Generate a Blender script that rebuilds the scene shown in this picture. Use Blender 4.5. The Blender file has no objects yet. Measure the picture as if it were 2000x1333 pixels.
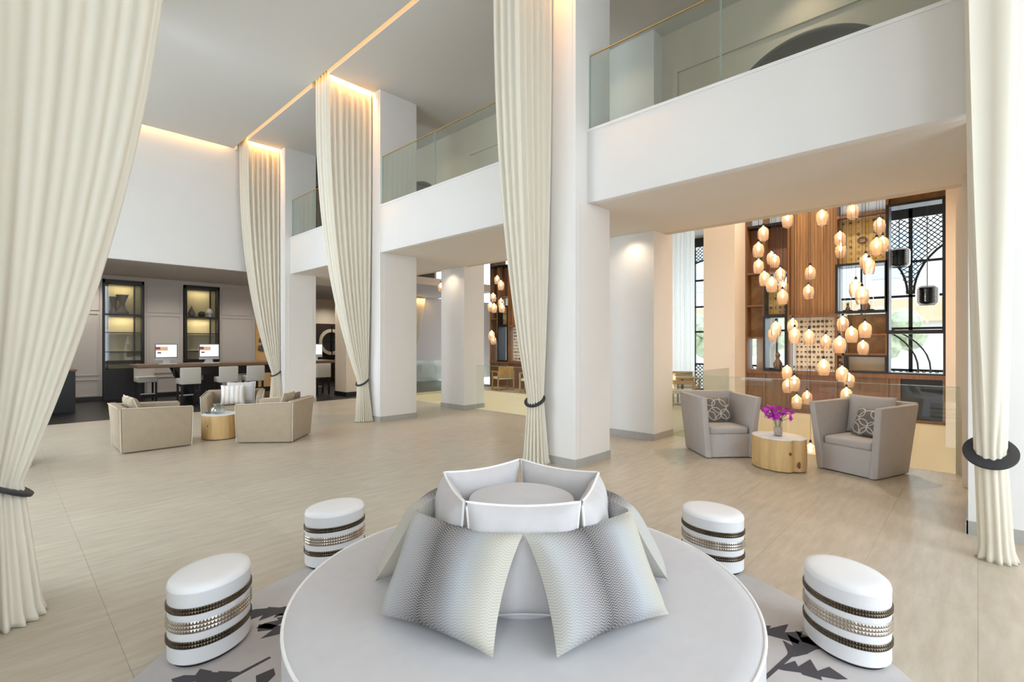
import bpy, bmesh, math, random
from mathutils import Vector, Matrix
random.seed(11)
D = bpy.data
SC = bpy.context.scene
COL = SC.collection
PI = math.pi

# ------------------------------------------------------------------ camera, sky, daylight, exposure
cam_d = D.cameras.new('camera'); cam = D.objects.new('camera', cam_d); COL.objects.link(cam)
cam.location = (0, 0, 1.6)
cam.rotation_euler = (PI/2, 0, -math.radians(46.42))
cam_d.sensor_width = 36.0; cam_d.lens = 956.3/2000*36.0
cam_d.shift_y = 0.0025
cam_d.clip_start = 0.05; cam_d.clip_end = 300
SC.camera = cam

W = D.worlds.new('sky'); SC.world = W; W.use_nodes = True
bg = W.node_tree.nodes['Background']
bg.inputs[0].default_value = (0.78, 0.885, 1.0, 1); bg.inputs[1].default_value = 3.1

def area(name, loc, rot, sx, sy, watts, color=(1, 1, 1)):
    l = D.lights.new(name, 'AREA'); l.shape = 'RECTANGLE'; l.size = sx; l.size_y = sy
    l.energy = watts; l.color = color
    o = D.objects.new(name, l); COL.objects.link(o); o.location = loc; o.rotation_euler = rot
    return o

DAY = (0.80, 0.90, 1.0)
WARM = (1.0, 0.55, 0.20)
H = 6.77
# daylight in the openings of the tall windows on the left and behind the camera
for yc, wt in ((-1.6, 70), (6.4, 105), (11.2, 165)):
    area('window_daylight', (-2.05, yc, 2.95), (0, -PI/2, 0), 5.3, 3.0, wt, DAY)
for xc, wt in ((-0.2, 20), (3.4, 130)):
    area('window_daylight', (xc, -4.05, 2.95), (PI/2, 0, 0), 3.0, 5.3, wt, DAY)
# warm LED strips in the ceiling slots
area('cove_strip', (4.31, 5.2, H+0.16), (0, 0, 0), 0.06, 17.0, 30, WARM)
area('cove_strip', (1.2, 14.33, H+0.16), (0, 0, 0), 6.0, 0.06, 28, WARM)

SC.view_settings.view_transform = 'Standard'
SC.view_settings.look = 'None'
SC.view_settings.gamma = 1.0
SC.view_settings.use_curve_mapping = False
SC.view_settings.exposure = 0.06

# ------------------------------------------------------------------ materials
def lin(c):
    c /= 255.0
    return c/12.92 if c <= 0.04045 else ((c+0.055)/1.055)**2.4
def rgb(r, g, b): return (lin(r), lin(g), lin(b), 1)

def pm(name, col, rough=0.6, metal=0.0, var=0.0, scale=8.0, stretch=(1, 1, 1), bump=0.0, bscale=60.0,
       emit=None, estr=0.0, spec=0.5, coord='Object', sheen=0.0):
    m = D.materials.new(name); m.use_nodes = True
    nt = m.node_tree; p = nt.nodes['Principled BSDF']
    p.inputs['Base Color'].default_value = col
    p.inputs['Roughness'].default_value = rough
    p.inputs['Metallic'].default_value = metal
    p.inputs['Specular IOR Level'].default_value = spec
    if sheen: p.inputs['Sheen Weight'].default_value = sheen
    if emit:
        p.inputs['Emission Color'].default_value = emit; p.inputs['Emission Strength'].default_value = estr
    if var or bump:
        if coord == 'Position':
            src = nt.nodes.new('ShaderNodeNewGeometry').outputs['Position']
        else:
            src = nt.nodes.new('ShaderNodeTexCoord').outputs['Object']
        mp = nt.nodes.new('ShaderNodeMapping'); mp.inputs['Scale'].default_value = stretch
        nt.links.new(src, mp.inputs[0])
    if var:
        n = nt.nodes.new('ShaderNodeTexNoise'); n.inputs['Scale'].default_value = scale
        n.inputs['Detail'].default_value = 6
        nt.links.new(mp.outputs[0], n.inputs['Vector'])
        r = nt.nodes.new('ShaderNodeMapRange'); r.inputs[1].default_value = 0.3; r.inputs[2].default_value = 0.7
        r.inputs[3].default_value = 1-var; r.inputs[4].default_value = 1+var
        nt.links.new(n.outputs[0], r.inputs[0])
        hs = nt.nodes.new('ShaderNodeHueSaturation'); hs.inputs['Color'].default_value = col
        nt.links.new(r.outputs[0], hs.inputs['Value'])
        nt.links.new(hs.outputs[0], p.inputs['Base Color'])
    if bump:
        n2 = nt.nodes.new('ShaderNodeTexNoise'); n2.inputs['Scale'].default_value = bscale
        nt.links.new(mp.outputs[0], n2.inputs['Vector'])
        b = nt.nodes.new('ShaderNodeBump'); b.inputs['Strength'].default_value = bump
        b.inputs['Distance'].default_value = 0.01
        nt.links.new(n2.outputs[0], b.inputs['Height']); nt.links.new(b.outputs[0], p.inputs['Normal'])
    return m

M = {}
M['plaster'] = pm('plaster', rgb(236, 234, 230), 0.75, var=0.01, scale=2)
M['ceiling'] = pm('ceiling_paint', rgb(210, 207, 199), 0.85)
M['soffit'] = pm('soffit_paint', rgb(228, 222, 212), 0.8)
M['gallery'] = pm('gallery_paint', rgb(214, 204, 186), 0.8)
M['taupe'] = pm('taupe_paint', rgb(186, 178, 170), 0.7)
M['peach'] = pm('cream_warmlit_plaster', rgb(236, 222, 202), 0.75)  # peach lamp light put into this tint; plain cream on pier and band
M['tan'] = pm('tan_plaster', rgb(226, 202, 164), 0.8)
M['darkwall'] = pm('dark_brown_panel', rgb(62, 50, 40), 0.5, var=0.15, scale=6, stretch=(1, 1, .1))
M['stone_base'] = pm('stone_baseboard', rgb(176, 174, 168), 0.5, var=0.05, scale=8)
M['grout'] = pm('grout', rgb(170, 160, 142), 0.7)
M['darkfloor'] = pm('dark_timber', rgb(20, 17, 16), 0.35, var=0.25, scale=3, stretch=(.3, 6, 1))
M['black'] = pm('black_metal', rgb(22, 21, 21), 0.4)
M['blackwood'] = pm('black_wood', rgb(28, 25, 24), 0.45, var=0.2, scale=5, stretch=(1, 1, .1))
M['leather'] = pm('black_leather', rgb(44, 44, 48), 0.5, bump=.1, bscale=120)
M['wood'] = pm('brown_wood', rgb(126, 90, 58), 0.5, var=0.22, scale=4, stretch=(1, 6, .5))
M['woodv'] = pm('brown_veneer', rgb(152, 112, 70), 0.5, var=0.3, scale=3, stretch=(1, 7, .4))
M['woodr'] = pm('reddish_veneer', rgb(128, 90, 68), 0.5, var=0.18, scale=3, stretch=(1, 5, .4))
M['cork'] = pm('burl_veneer', rgb(158, 122, 82), 0.55, var=0.3, scale=7)
M['tablewood'] = pm('walnut_top', rgb(116, 92, 68), 0.4, var=0.2, scale=3, stretch=(.4, 6, 1))
M['oak'] = pm('golden_oak', rgb(176, 138, 84), 0.5, var=0.15, scale=5)
M['white'] = pm('white_lacquer', rgb(240, 240, 240), 0.3)
M['whiteleather'] = pm('white_leather', rgb(238, 238, 238), 0.42, bump=.05, bscale=150)
M['silver'] = pm('silver_studs', rgb(196, 188, 176), 0.25, 1.0)
M['bronze'] = pm('bronze_studs', rgb(104, 94, 80), 0.3, 1.0)
M['brass_glint'] = pm('brass_glint', rgb(214, 178, 112), 0.3, .6)  # real on the hooks; on balcony glass its gold stands for reflected light
M['alu'] = pm('aluminium', rgb(205, 206, 208), 0.4, 0.3)
M['otto'] = pm('ottoman_fabric', rgb(202, 200, 201), 0.85, var=.02, scale=14, bump=.06, bscale=300, sheen=.2)
M['plainc'] = pm('pale_grey_linen', rgb(204, 200, 199), 0.9, var=.02, scale=20, bump=.1, bscale=260)
M['piping'] = pm('white_piping', rgb(246, 245, 243), 0.7)
M['slip'] = pm('beige_slipcover', rgb(172, 155, 131), 0.9, var=.04, scale=9, bump=.12, bscale=200)
M['slippipe'] = pm('ivory_piping', rgb(226, 218, 202), 0.8)
M['greyslip'] = pm('grey_slipcover', rgb(188, 182, 178), 0.9, var=.03, scale=9, bump=.1, bscale=220)
M['stoolfab'] = pm('pale_stool_fabric', rgb(206, 200, 188), 0.9, var=.03, scale=20)
M['rug'] = pm('grey_rug', rgb(196, 190, 187), 0.95, var=.05, scale=5, bump=.3, bscale=300)
M['rugdark'] = pm('charcoal_pile', rgb(80, 76, 80), 0.95, bump=.3, bscale=300)
M['ceramic'] = pm('grey_ceramic', rgb(96, 90, 86), 0.6)
M['glow'] = pm('cabinet_back', rgb(206, 192, 150), 0.6)
M['niche'] = pm('amber_lit_wall', rgb(226, 180, 120), 0.7)  # orange light of the niche put into the wall colour
M['cream'] = pm('cream_board', rgb(226, 214, 190), 0.8, var=.04, scale=30)
M['goldb'] = pm('gold_board', rgb(190, 168, 116), 0.8, var=.1, scale=20)
M['coin'] = pm('carved_disc', rgb(112, 96, 80), 0.7)
M['gold'] = pm('gilt', rgb(206, 160, 60), 0.35, .8)
M['sofa'] = pm('patterned_sofa', rgb(120, 110, 100), 0.9, var=.4, scale=20)
M['orchid'] = pm('orchid_petal', rgb(196, 50, 190), 0.6, var=.2, scale=40)
M['stem'] = pm('green_stem', rgb(86, 116, 60), 0.6)
M['bldg'] = pm('pale_facade', rgb(226, 226, 222), 0.8)
M['bldgband'] = pm('sandstone_band', rgb(214, 190, 156), 0.8)
M['bluegl'] = pm('blue_window', rgb(196, 218, 236), 0.2)
M['leaf'] = pm('leaf_green', rgb(196, 206, 176), 0.8, var=.3, scale=4)
M['pave'] = pm('pale_paving', rgb(214, 208, 198), 0.8)
M['bulb'] = pm('lamp_filament', rgb(255, 220, 170), 0.5, emit=(1, .66, .34, 1), estr=20)
M['screen'] = pm('screen_white', rgb(20, 20, 20), 0.3, emit=(1, 1, 1, 1), estr=1.0)
M['screen_img'] = pm('screen_picture', rgb(20, 20, 20), 0.3, emit=(.86, .50, .26, 1), estr=.8)
M['screen_red'] = pm('screen_maroon', rgb(20, 20, 20), 0.3, emit=(.25, .05, .08, 1), estr=.8)
M['darkmirror'] = pm('smoked_mirror_glass', rgb(120, 116, 112), 0.05, 1.0)
M['mirror'] = pm('mirror_glass', rgb(200, 205, 205), 0.03, 1.0)
M['pebble'] = pm('pebbles', rgb(190, 176, 160), 0.7, var=.4, scale=60)

def curtain_mat(name, tr, tc=(240, 226, 190)):
    m = D.materials.new(name); m.use_nodes = True; nt = m.node_tree
    p = nt.nodes['Principled BSDF']; out = nt.nodes['Material Output']
    p.inputs['Base Color'].default_value = rgb(244, 238, 222); p.inputs['Roughness'].default_value = .85
    p.inputs['Specular IOR Level'].default_value = .2
    t = nt.nodes.new('ShaderNodeBsdfTranslucent'); t.inputs[0].default_value = rgb(*tc)
    mx = nt.nodes.new('ShaderNodeMixShader'); mx.inputs[0].default_value = tr
    nt.links.new(p.outputs[0], mx.inputs[1]); nt.links.new(t.outputs[0], mx.inputs[2])
    nt.links.new(mx.outputs[0], out.inputs[0]); return m
M['drape'] = curtain_mat('cream_drape', .22)
M['sheer'] = curtain_mat('daylit_white', .75, (250, 252, 252))

def glass_mat(name, tint, refl=1.0, base=.04):
    m = D.materials.new(name); m.use_nodes = True; nt = m.node_tree
    out = nt.nodes['Material Output']; nt.nodes.remove(nt.nodes['Principled BSDF'])
    tr = nt.nodes.new('ShaderNodeBsdfTransparent'); tr.inputs[0].default_value = tint
    gl = nt.nodes.new('ShaderNodeBsdfGlossy'); gl.inputs['Roughness'].default_value = .02
    gl.inputs[0].default_value = (refl, refl, refl, 1)
    lw = nt.nodes.new('ShaderNodeLayerWeight'); lw.inputs[0].default_value = .5
    pw = nt.nodes.new('ShaderNodeMath'); pw.operation = 'POWER'; pw.inputs[1].default_value = 4.5
    mr = nt.nodes.new('ShaderNodeMapRange'); mr.inputs[3].default_value = base; mr.inputs[4].default_value = .75
    nt.links.new(lw.outputs['Facing'], pw.inputs[0]); nt.links.new(pw.outputs[0], mr.inputs[0])
    mx = nt.nodes.new('ShaderNodeMixShader')
    nt.links.new(mr.outputs[0], mx.inputs[0]); nt.links.new(tr.outputs[0], mx.inputs[1])
    nt.links.new(gl.outputs[0], mx.inputs[2]); nt.links.new(mx.outputs[0], out.inputs[0]); return m
M['glass'] = glass_mat('green_tint_glass', (.93, .965, .945, 1))
M['glassedge'] = pm('glass_edge', rgb(170, 190, 176), 0.15)
M['clear'] = glass_mat('clear_glass', (.97, .98, .98, 1))
M['bowl'] = glass_mat('thick_clear_glass', (.86, .89, .88, 1), base=.14)

def shade_mat(name, trans, diff, col, tcol):
    m = D.materials.new(name); m.use_nodes = True; nt = m.node_tree
    out = nt.nodes['Material Output']; nt.nodes.remove(nt.nodes['Principled BSDF'])
    tr = nt.nodes.new('ShaderNodeBsdfTransparent'); tr.inputs[0].default_value = tcol
    tl = nt.nodes.new('ShaderNodeBsdfTranslucent'); tl.inputs[0].default_value = col
    gl = nt.nodes.new('ShaderNodeBsdfGlossy'); gl.inputs['Roughness'].default_value = .12
    m1 = nt.nodes.new('ShaderNodeMixShader'); m1.inputs[0].default_value = diff
    nt.links.new(tr.outputs[0], m1.inputs[1]); nt.links.new(tl.outputs[0], m1.inputs[2])
    fr = nt.nodes.new('ShaderNodeFresnel'); fr.inputs[0].default_value = 1.4
    m2 = nt.nodes.new('ShaderNodeMixShader')
    nt.links.new(fr.outputs[0], m2.inputs[0]); nt.links.new(m1.outputs[0], m2.inputs[1])
    nt.links.new(gl.outputs[0], m2.inputs[2]); nt.links.new(m2.outputs[0], out.inputs[0]); return m
M['amber'] = shade_mat('amber_glass', .5, .30, (1, .80, .66, 1), (1, .91, .83, 1))
M['smoke'] = shade_mat('smoked_glass', .3, .7, (.03, .03, .03, 1), (.15, .15, .15, 1))

def tile_mat():
    m = D.materials.new('stone_tile'); m.use_nodes = True; nt = m.node_tree
    p = nt.nodes['Principled BSDF']
    g = nt.nodes.new('ShaderNodeNewGeometry'); mp = nt.nodes.new('ShaderNodeMapping')
    mp.inputs['Scale'].default_value = (1.3, 7.0, 1)
    nt.links.new(g.outputs['Position'], mp.inputs[0])
    n = nt.nodes.new('ShaderNodeTexNoise'); n.inputs['Scale'].default_value = 2.2; n.inputs['Detail'].default_value = 8
    n.inputs['Roughness'].default_value = .62
    nt.links.new(mp.outputs[0], n.inputs['Vector'])
    cr = nt.nodes.new('ShaderNodeValToRGB')
    cr.color_ramp.elements[0].position = .3; cr.color_ramp.elements[0].color = rgb(182, 170, 150)
    cr.color_ramp.elements[1].position = .7; cr.color_ramp.elements[1].color = rgb(202, 192, 174)
    nt.links.new(n.outputs[0], cr.inputs[0])
    oi = nt.nodes.new('ShaderNodeObjectInfo'); r = nt.nodes.new('ShaderNodeMapRange')
    r.inputs[3].default_value = .965; r.inputs[4].default_value = 1.03
    nt.links.new(oi.outputs['Random'], r.inputs[0])
    hs = nt.nodes.new('ShaderNodeHueSaturation')
    nt.links.new(cr.outputs[0], hs.inputs['Color']); nt.links.new(r.outputs[0], hs.inputs['Value'])
    nt.links.new(hs.outputs[0], p.inputs['Base Color'])
    p.inputs['Roughness'].default_value = .32; p.inputs['Specular IOR Level'].default_value = .4
    return m
M['tile'] = tile_mat()

def log_mat():
    m = pm('pale_log_wood', rgb(214, 178, 122), 0.55, var=.14, scale=3, stretch=(5, 5, .6)); return m
M['log'] = log_mat()

def uv_math(nt):
    uv = nt.nodes.new('ShaderNodeUVMap'); sp = nt.nodes.new('ShaderNodeSeparateXYZ')
    nt.links.new(uv.outputs[0], sp.inputs[0])
    def mth(op, a, b=None):
        n = nt.nodes.new('ShaderNodeMath'); n.operation = op
        for i, v in enumerate((a, b)):
            if v is None: continue
            if isinstance(v, (int, float)): n.inputs[i].default_value = v
            else: nt.links.new(v, n.inputs[i])
        return n.outputs[0]
    return sp.outputs[0], sp.outputs[1], mth

def ombre_mat():
    m = D.materials.new('ombre_herringbone'); m.use_nodes = True; nt = m.node_tree
    p = nt.nodes['Principled BSDF']; p.inputs['Roughness'].default_value = .8
    u, v, mth = uv_math(nt)
    cr = nt.nodes.new('ShaderNodeValToRGB'); el = cr.color_ramp.elements
    stops = [(0, (178, 174, 164)), (.12, (172, 174, 176)), (.26, (146, 142, 145)), (.42, (78, 74, 76)), (.56, (122, 118, 122)),
             (.72, (168, 173, 178)), (.88, (184, 180, 168)), (1, (190, 184, 170))]
    el[0].position = 0; el[0].color = rgb(*stops[0][1]); el[1].position = 1; el[1].color = rgb(*stops[-1][1])
    for pos, c in stops[1:-1]:
        e = el.new(pos); e.color = rgb(*c)
    nt.links.new(u, cr.inputs[0])
    zig = mth('PINGPONG', mth('MULTIPLY', u, 16.0), 0.5)
    st = mth('FRACT', mth('MULTIPLY', mth('ADD', v, mth('MULTIPLY', zig, 0.05)), 42.0))
    hb = mth('GREATER_THAN', st, .55)
    mx = nt.nodes.new('ShaderNodeMix'); mx.data_type = 'RGBA'
    nt.links.new(mth('MULTIPLY', hb, .28), mx.inputs[0])
    nt.links.new(cr.outputs[0], mx.inputs[6]); mx.inputs[7].default_value = rgb(232, 228, 214)
    nt.links.new(mx.outputs[2], p.inputs['Base Color']); return m
M['ombre'] = ombre_mat()

def stripe_mat():
    m = D.materials.new('cream_stripes'); m.use_nodes = True; nt = m.node_tree
    p = nt.nodes['Principled BSDF']; p.inputs['Roughness'].default_value = .85
    u, v, mth = uv_math(nt)
    f = mth('GREATER_THAN', mth('FRACT', mth('MULTIPLY', u, 5.0)), .6)
    mx = nt.nodes.new('ShaderNodeMix'); mx.data_type = 'RGBA'
    nt.links.new(f, mx.inputs[0]); mx.inputs[6].default_value = rgb(240, 238, 234); mx.inputs[7].default_value = rgb(216, 206, 190)
    nt.links.new(mx.outputs[2], p.inputs['Base Color']); return m
M['stripe'] = stripe_mat()

def ring_mat():
    m = D.materials.new('ring_pattern_fabric'); m.use_nodes = True; nt = m.node_tree
    p = nt.nodes['Principled BSDF']; p.inputs['Roughness'].default_value = .7
    u, v, mth = uv_math(nt)
    acc = None
    for cx, cy, r in ((.18, .8, .17), (.5, .62, .3), (.72, .28, .2), (.3, .3, .26), (.8, .85, .25), (.05, .15, .25), (.55, .05, .22), (1.0, .5, .2)):
        d = mth('SQRT', mth('ADD', mth('POWER', mth('ABSOLUTE', mth('SUBTRACT', u, cx)), 2.0), mth('POWER', mth('ABSOLUTE', mth('SUBTRACT', v, cy)), 2.0)))
        ln = mth('LESS_THAN', mth('ABSOLUTE', mth('SUBTRACT', d, r)), .016)
        acc = ln if acc is None else mth('MAXIMUM', acc, ln)
    mx = nt.nodes.new('ShaderNodeMix'); mx.data_type = 'RGBA'
    nt.links.new(acc, mx.inputs[0]); mx.inputs[6].default_value = rgb(118, 112, 106); mx.inputs[7].default_value = rgb(206, 202, 194)
    nt.links.new(mx.outputs[2], p.inputs['Base Color']); return m
M['rings'] = ring_mat()

# ------------------------------------------------------------------ geometry helpers: each returns (verts, faces)
def box(x0, x1, y0, y1, z0, z1):
    v = [(x0, y0, z0), (x1, y0, z0), (x1, y1, z0), (x0, y1, z0), (x0, y0, z1), (x1, y0, z1), (x1, y1, z1), (x0, y1, z1)]
    return hexa(v)
def hexa(v):
    return list(v), [(0, 3, 2, 1), (4, 5, 6, 7), (0, 1, 5, 4), (1, 2, 6, 5), (2, 3, 7, 6), (3, 0, 4, 7)]
def join(*gs):
    V = []; Fc = []
    for v, f in gs:
        o = len(V); V += list(v); Fc += [tuple(i+o for i in q) for q in f]
    return V, Fc
def xf(g, m):
    return [tuple(m @ Vector(p)) for p in g[0]], g[1]
def move(g, x=0, y=0, z=0): return xf(g, Matrix.Translation((x, y, z)))
def lathe(prof, n=32, cap=True, sx=1.0, sy=1.0):
    V = []; Fc = []
    for r, z in prof:
        for i in range(n):
            a = 2*PI*i/n; V.append((r*math.cos(a)*sx, r*math.sin(a)*sy, z))
    for k in range(len(prof)-1):
        for i in range(n):
            j = (i+1) % n
            Fc.append((k*n+i, k*n+j, (k+1)*n+j, (k+1)*n+i))
    if cap:
        if prof[0][0] > 1e-5: Fc.append(tuple(reversed(range(n))))
        if prof[-1][0] > 1e-5: Fc.append(tuple(range((len(prof)-1)*n, len(prof)*n)))
    return V, Fc
def tube(path, r, n=8, closed=False):
    P = [Vector(p) for p in path]; V = []; Fc = []; m = len(P)
    for k in range(m):
        if closed: t = P[(k+1) % m]-P[k-1]
        else: t = P[min(k+1, m-1)]-P[max(k-1, 0)]
        t.normalize()
        up = Vector((0, 0, 1)) if abs(t.z) < .9 else Vector((1, 0, 0))
        a = t.cross(up).normalized(); b = t.cross(a)
        rr = r[k] if isinstance(r, (list, tuple)) else r
        for i in range(n):
            q = 2*PI*i/n; V.append(tuple(P[k]+a*(rr*math.cos(q))+b*(rr*math.sin(q))))
    for k in range(m if closed else m-1):
        k2 = (k+1) % m
        for i in range(n):
            j = (i+1) % n; Fc.append((k*n+i, k2*n+i, k2*n+j, k*n+j))
    if not closed:
        Fc.append(tuple(range(n))); Fc.append(tuple(reversed(range((m-1)*n, m*n))))
    return V, Fc
def prism(poly, z0, z1):
    n = len(poly)
    V = [(x, y, z0) for x, y in poly]+[(x, y, z1) for x, y in poly]
    Fc = [tuple(reversed(range(n))), tuple(range(n, 2*n))]+[(i, (i+1) % n, n+(i+1) % n, n+i) for i in range(n)]
    return V, Fc
def bar(p, q, w, d=None):
    """square bar between two points"""
    p = Vector(p); q = Vector(q); t = (q-p).normalized()
    up = Vector((0, 0, 1)) if abs(t.z) < .95 else Vector((1, 0, 0))
    a = t.cross(up).normalized(); b = a.cross(t).normalized(); d = d or w
    c = [(-1, -1), (1, -1), (1, 1), (-1, 1)]
    V = [tuple(p+a*(s*w/2)+b*(u*d/2)) for s, u in c]+[tuple(q+a*(s*w/2)+b*(u*d/2)) for s, u in c]
    return hexa(V)

def tag(o, label=None, cat=None, group=None, kind=None):
    if label: o['label'] = label
    if cat: o['category'] = cat
    if group: o['group'] = group
    if kind: o['kind'] = kind
    return o
def mk(name, g, mat, parent=None, bevel=0, seg=2, smooth=False, label=None, cat=None, group=None, kind=None, uv=None, loc=None, solid=0, fix=True):
    me = D.meshes.new(name); me.from_pydata([tuple(p) for p in g[0]], [], [tuple(f) for f in g[1]])
    if fix:
        bm = bmesh.new(); bm.from_mesh(me); bmesh.ops.recalc_face_normals(bm, faces=bm.faces); bm.to_mesh(me); bm.free()
    if uv:
        l = me.uv_layers.new(name='UVMap')
        for lp in me.loops: l.data[lp.index].uv = uv[lp.vertex_index]
    me.materials.append(M[mat])
    if smooth or bevel:
        me.shade_smooth(); me.set_sharp_from_angle(angle=math.radians(42 if not bevel else 30))
    o = D.objects.new(name, me); COL.objects.link(o)
    if parent: o.parent = parent
    if loc: o.location = loc
    if bevel:
        b = o.modifiers.new('bevel', 'BEVEL'); b.width = bevel; b.segments = seg; b.limit_method = 'ANGLE'; b.angle_limit = math.radians(30)
        b.harden_normals = False
        me.shade_smooth(); me.set_sharp_from_angle(angle=PI)
    if solid:
        s = o.modifiers.new('solid', 'SOLIDIFY'); s.thickness = solid
    return tag(o, label, cat, group, kind)
def thing(name, loc, rz, label, cat, group=None):
    o = D.objects.new(name, None); COL.objects.link(o); o.location = loc; o.rotation_euler = (0, 0, rz)
    o.empty_display_size = .1
    return tag(o, label, cat, group)
def part(name, g, mat, parent, **k): return mk(name, g, mat, parent, **k)
def copy_tree(o, parent=None):
    c = o.copy(); COL.objects.link(c)
    if parent: c.parent = parent
    for ch in [x for x in D.objects if x.parent == o]: copy_tree(ch, c)
    return c
def struct(name, g, mat, label=None, parent=None, **k):
    return mk(name, g, mat, parent, kind='structure' if not parent else None, label=label, **k)

# ------------------------------------------------------------------ floor
floor = struct('floor', box(-2.2, 8.1, -4.2, 13.2, -.35, -.003), 'grout', 'pale stone tiled floor of the lobby hall')
xs = [-2.15]+[0.45+1.2*k for k in range(-2, 7)]+[8.1]
ys = [13.2-.6*k for k in range(29)]; ys = sorted(ys)
full = None
for i in range(len(xs)-1):
    for j in range(len(ys)-1):
        x0, x1, y0, y1 = xs[i], xs[i+1], ys[j], ys[j+1]
        w, d = x1-x0-.0012, y1-y0-.0012
        if abs(x1-x0-1.2) < 1e-3:
            if full is None:
                full = mk('tile', box(-w/2, w/2, -d/2, d/2, -.003, 0), 'tile', floor, loc=((x0+x1)/2, (y0+y1)/2, 0))
            else:
                c = full.copy(); COL.objects.link(c); c.location = ((x0+x1)/2, (y0+y1)/2, 0)
        else:
            mk('tile', box(-w/2, w/2, -d/2, d/2, -.003, 0), 'tile', floor, loc=((x0+x1)/2, (y0+y1)/2, 0))
struct('floor_lounge', box(-2.2, 13.2, 13.2, 22, -.35, 0), 'darkfloor', 'dark timber floor of the lounge beyond the hall')
struct('floor_walkway', box(8.1, 17, 3.98, 6.9, -.35, 0), 'tile', 'stone walkway between the two atrium openings')
struct('floor_window_side', box(12.7, 17, -4, 3.98, -.35, 0), 'tile', 'stone floor behind the wooden display screen')
struct('floor_far_side', box(11.55, 17, 6.9, 13.2, -.35, 0), 'tile', 'stone floor behind the far display screen')
struct('floor_lower', box(7.5, 17, -1, 13.2, -3.6, -3.4), 'tile', 'lower level floor under the atrium')
struct('wall_atrium_edge', box(12.5, 12.7, 0, 3.98, -3.4, -.0), 'tan', 'tan wall below the display screen')
struct('wall_atrium_edge_far', join(box(8.1, 11.55, 12.6, 13.19, -3.4, -.001), box(11.45, 11.55, 6.9, 12.6, -3.4, -.001)), 'tan', 'tan wall below the far atrium edge')
struct('wall_atrium_near', join(box(8.1, 8.2, -1, 0.1, -3.4, -.36), box(8.2, 12.7, 3.99, 4.05, -3.4, -.36), box(8.2, 11.4, 6.8, 6.88, -3.4, -.36)), 'tan', 'tan wall at the sides of the atrium')

# ------------------------------------------------------------------ ceilings
struct('ceiling', box(-2.2, 4.30, -4.2, 14.27, H, H+.05), 'ceiling', 'large white dropped ceiling panel over the hall')
CY = [(-.5, .2), (4.02, 4.66), (9.02, 9.74), (13.47, 14.2)]
g = []
x0, x1 = 4.38, 5.42
yp = -4.2
for a, b in CY:
    g.append(box(x0, x1, yp, a, H, H+.35)); yp = b
g.append(box(x0, x1, yp, 15.2, H, H+.35))
g.append(box(x1, 7.9, -4.2, 15.2, H, H+.35))
struct('ceiling_colonnade', join(*g), 'ceiling', 'white ceiling strip between the curtain slots and the gallery')
struct('ceiling_light_stop', box(-2.4, 17, -4.4, 22, 7.14, 7.3), 'ceiling', 'unseen slab added above the dropped ceilings against light leaks')  # unseen cover added to keep light from leaking in
struct('ceiling_soffit', box(5.42, 7.72, .05, 15.2, 3.46, 3.55), 'soffit', 'white soffit under the upper gallery')
struct('ceiling_lounge', join(box(-2.2, 5.42, 14.52, 22, 3.56, 3.8), box(5.42, 8.3, 15.2, 22, 3.56, 3.8), box(8.3, 13.2, 13.25, 22, 3.56, 3.8)), 'taupe', 'grey lowered ceiling of the lounge')
struct('ceiling_atrium', box(7.9, 12.75, -1, 13.2, 6.2, 6.3), 'soffit', 'ceiling above the atrium')
struct('ceiling_window_side', box(12.75, 17, -4, 13.2, 5.2, 5.3), 'taupe', 'grey ceiling behind the display screen')

# ------------------------------------------------------------------ walls
struct('wall_end', box(-2.2, 5.3, 14.4, 14.52, 3.56, 7.14), 'plaster', 'tall white upper wall at the end of the hall')
wl = []
wy = [-4.2, -3.1, -.1, 4.9, 7.9, 9.7, 12.7, 18]  # unseen bay before the left drape kept solid to darken that drape
for k in range(0, len(wy), 2): wl.append(box(-2.2, -2.1, wy[k], wy[k+1], 0, 7.14))
wl += [box(-2.2, -2.1, -4.2, 18, 0, .3), box(-2.2, -2.1, -4.2, 18, 5.6, 7.14)]
struct('wall_left', join(*wl), 'plaster', 'white window wall along the left of the hall')
struct('wall_back', join(box(-2.2, -1.7, -4.2, -4.1, 0, 7.14), box(1.3, 1.9, -4.2, -4.1, 0, 7.14), box(4.9, 5.7, -4.2, -4.1, 0, 7.14),
       box(-2.2, 5.7, -4.2, -4.1, 5.6, 7.14), box(-2.2, 5.7, -4.2, -4.1, 0, .3)), 'plaster', 'white window wall behind the viewer')
wn = 0
for a, b in ((-3.1, -.1), (4.9, 7.9), (9.7, 12.7)):
    wn += 1
    w = struct('window_%d' % wn, join(*[box(-2.2, -2.12, y-.03, y+.03, .3, 5.6) for y in (a+.03, (a+b)/2, b-.03)], *[box(-2.2, -2.12, a, b, z-.03, z+.03) for z in (.33, 2.6, 5.57)]), 'black', 'black framed tall window')
for a, b in ((-1.7, 1.3), (1.9, 4.9)):
    wn += 1
    struct('window_%d' % wn, join(*[box(x-.03, x+.03, -4.2, -4.12, .3, 5.6) for x in (a+.03, (a+b)/2, b-.03)], *[box(a, b, -4.2, -4.12, z-.03, z+.03) for z in (.33, 2.6, 5.57)]), 'black', 'black framed tall window')
struct('wall_right', box(5.63, 6.45, -4.2, .06, 0, 7.14), 'plaster', 'cream wall behind the right curtain')
struct('wall_right_return', join(box(6.45, 7.42, -.3, .0, 0, 7.14), box(7.42, 8.2, -.7, .13, 0, 7.14), box(8.2, 12.3, -.2, .2, -3.4, 7.14), box(12.3, 13.0, -.2, .44, -.35, 7.14)), 'peach', 'warm lit plaster wall closing the right side')
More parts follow.
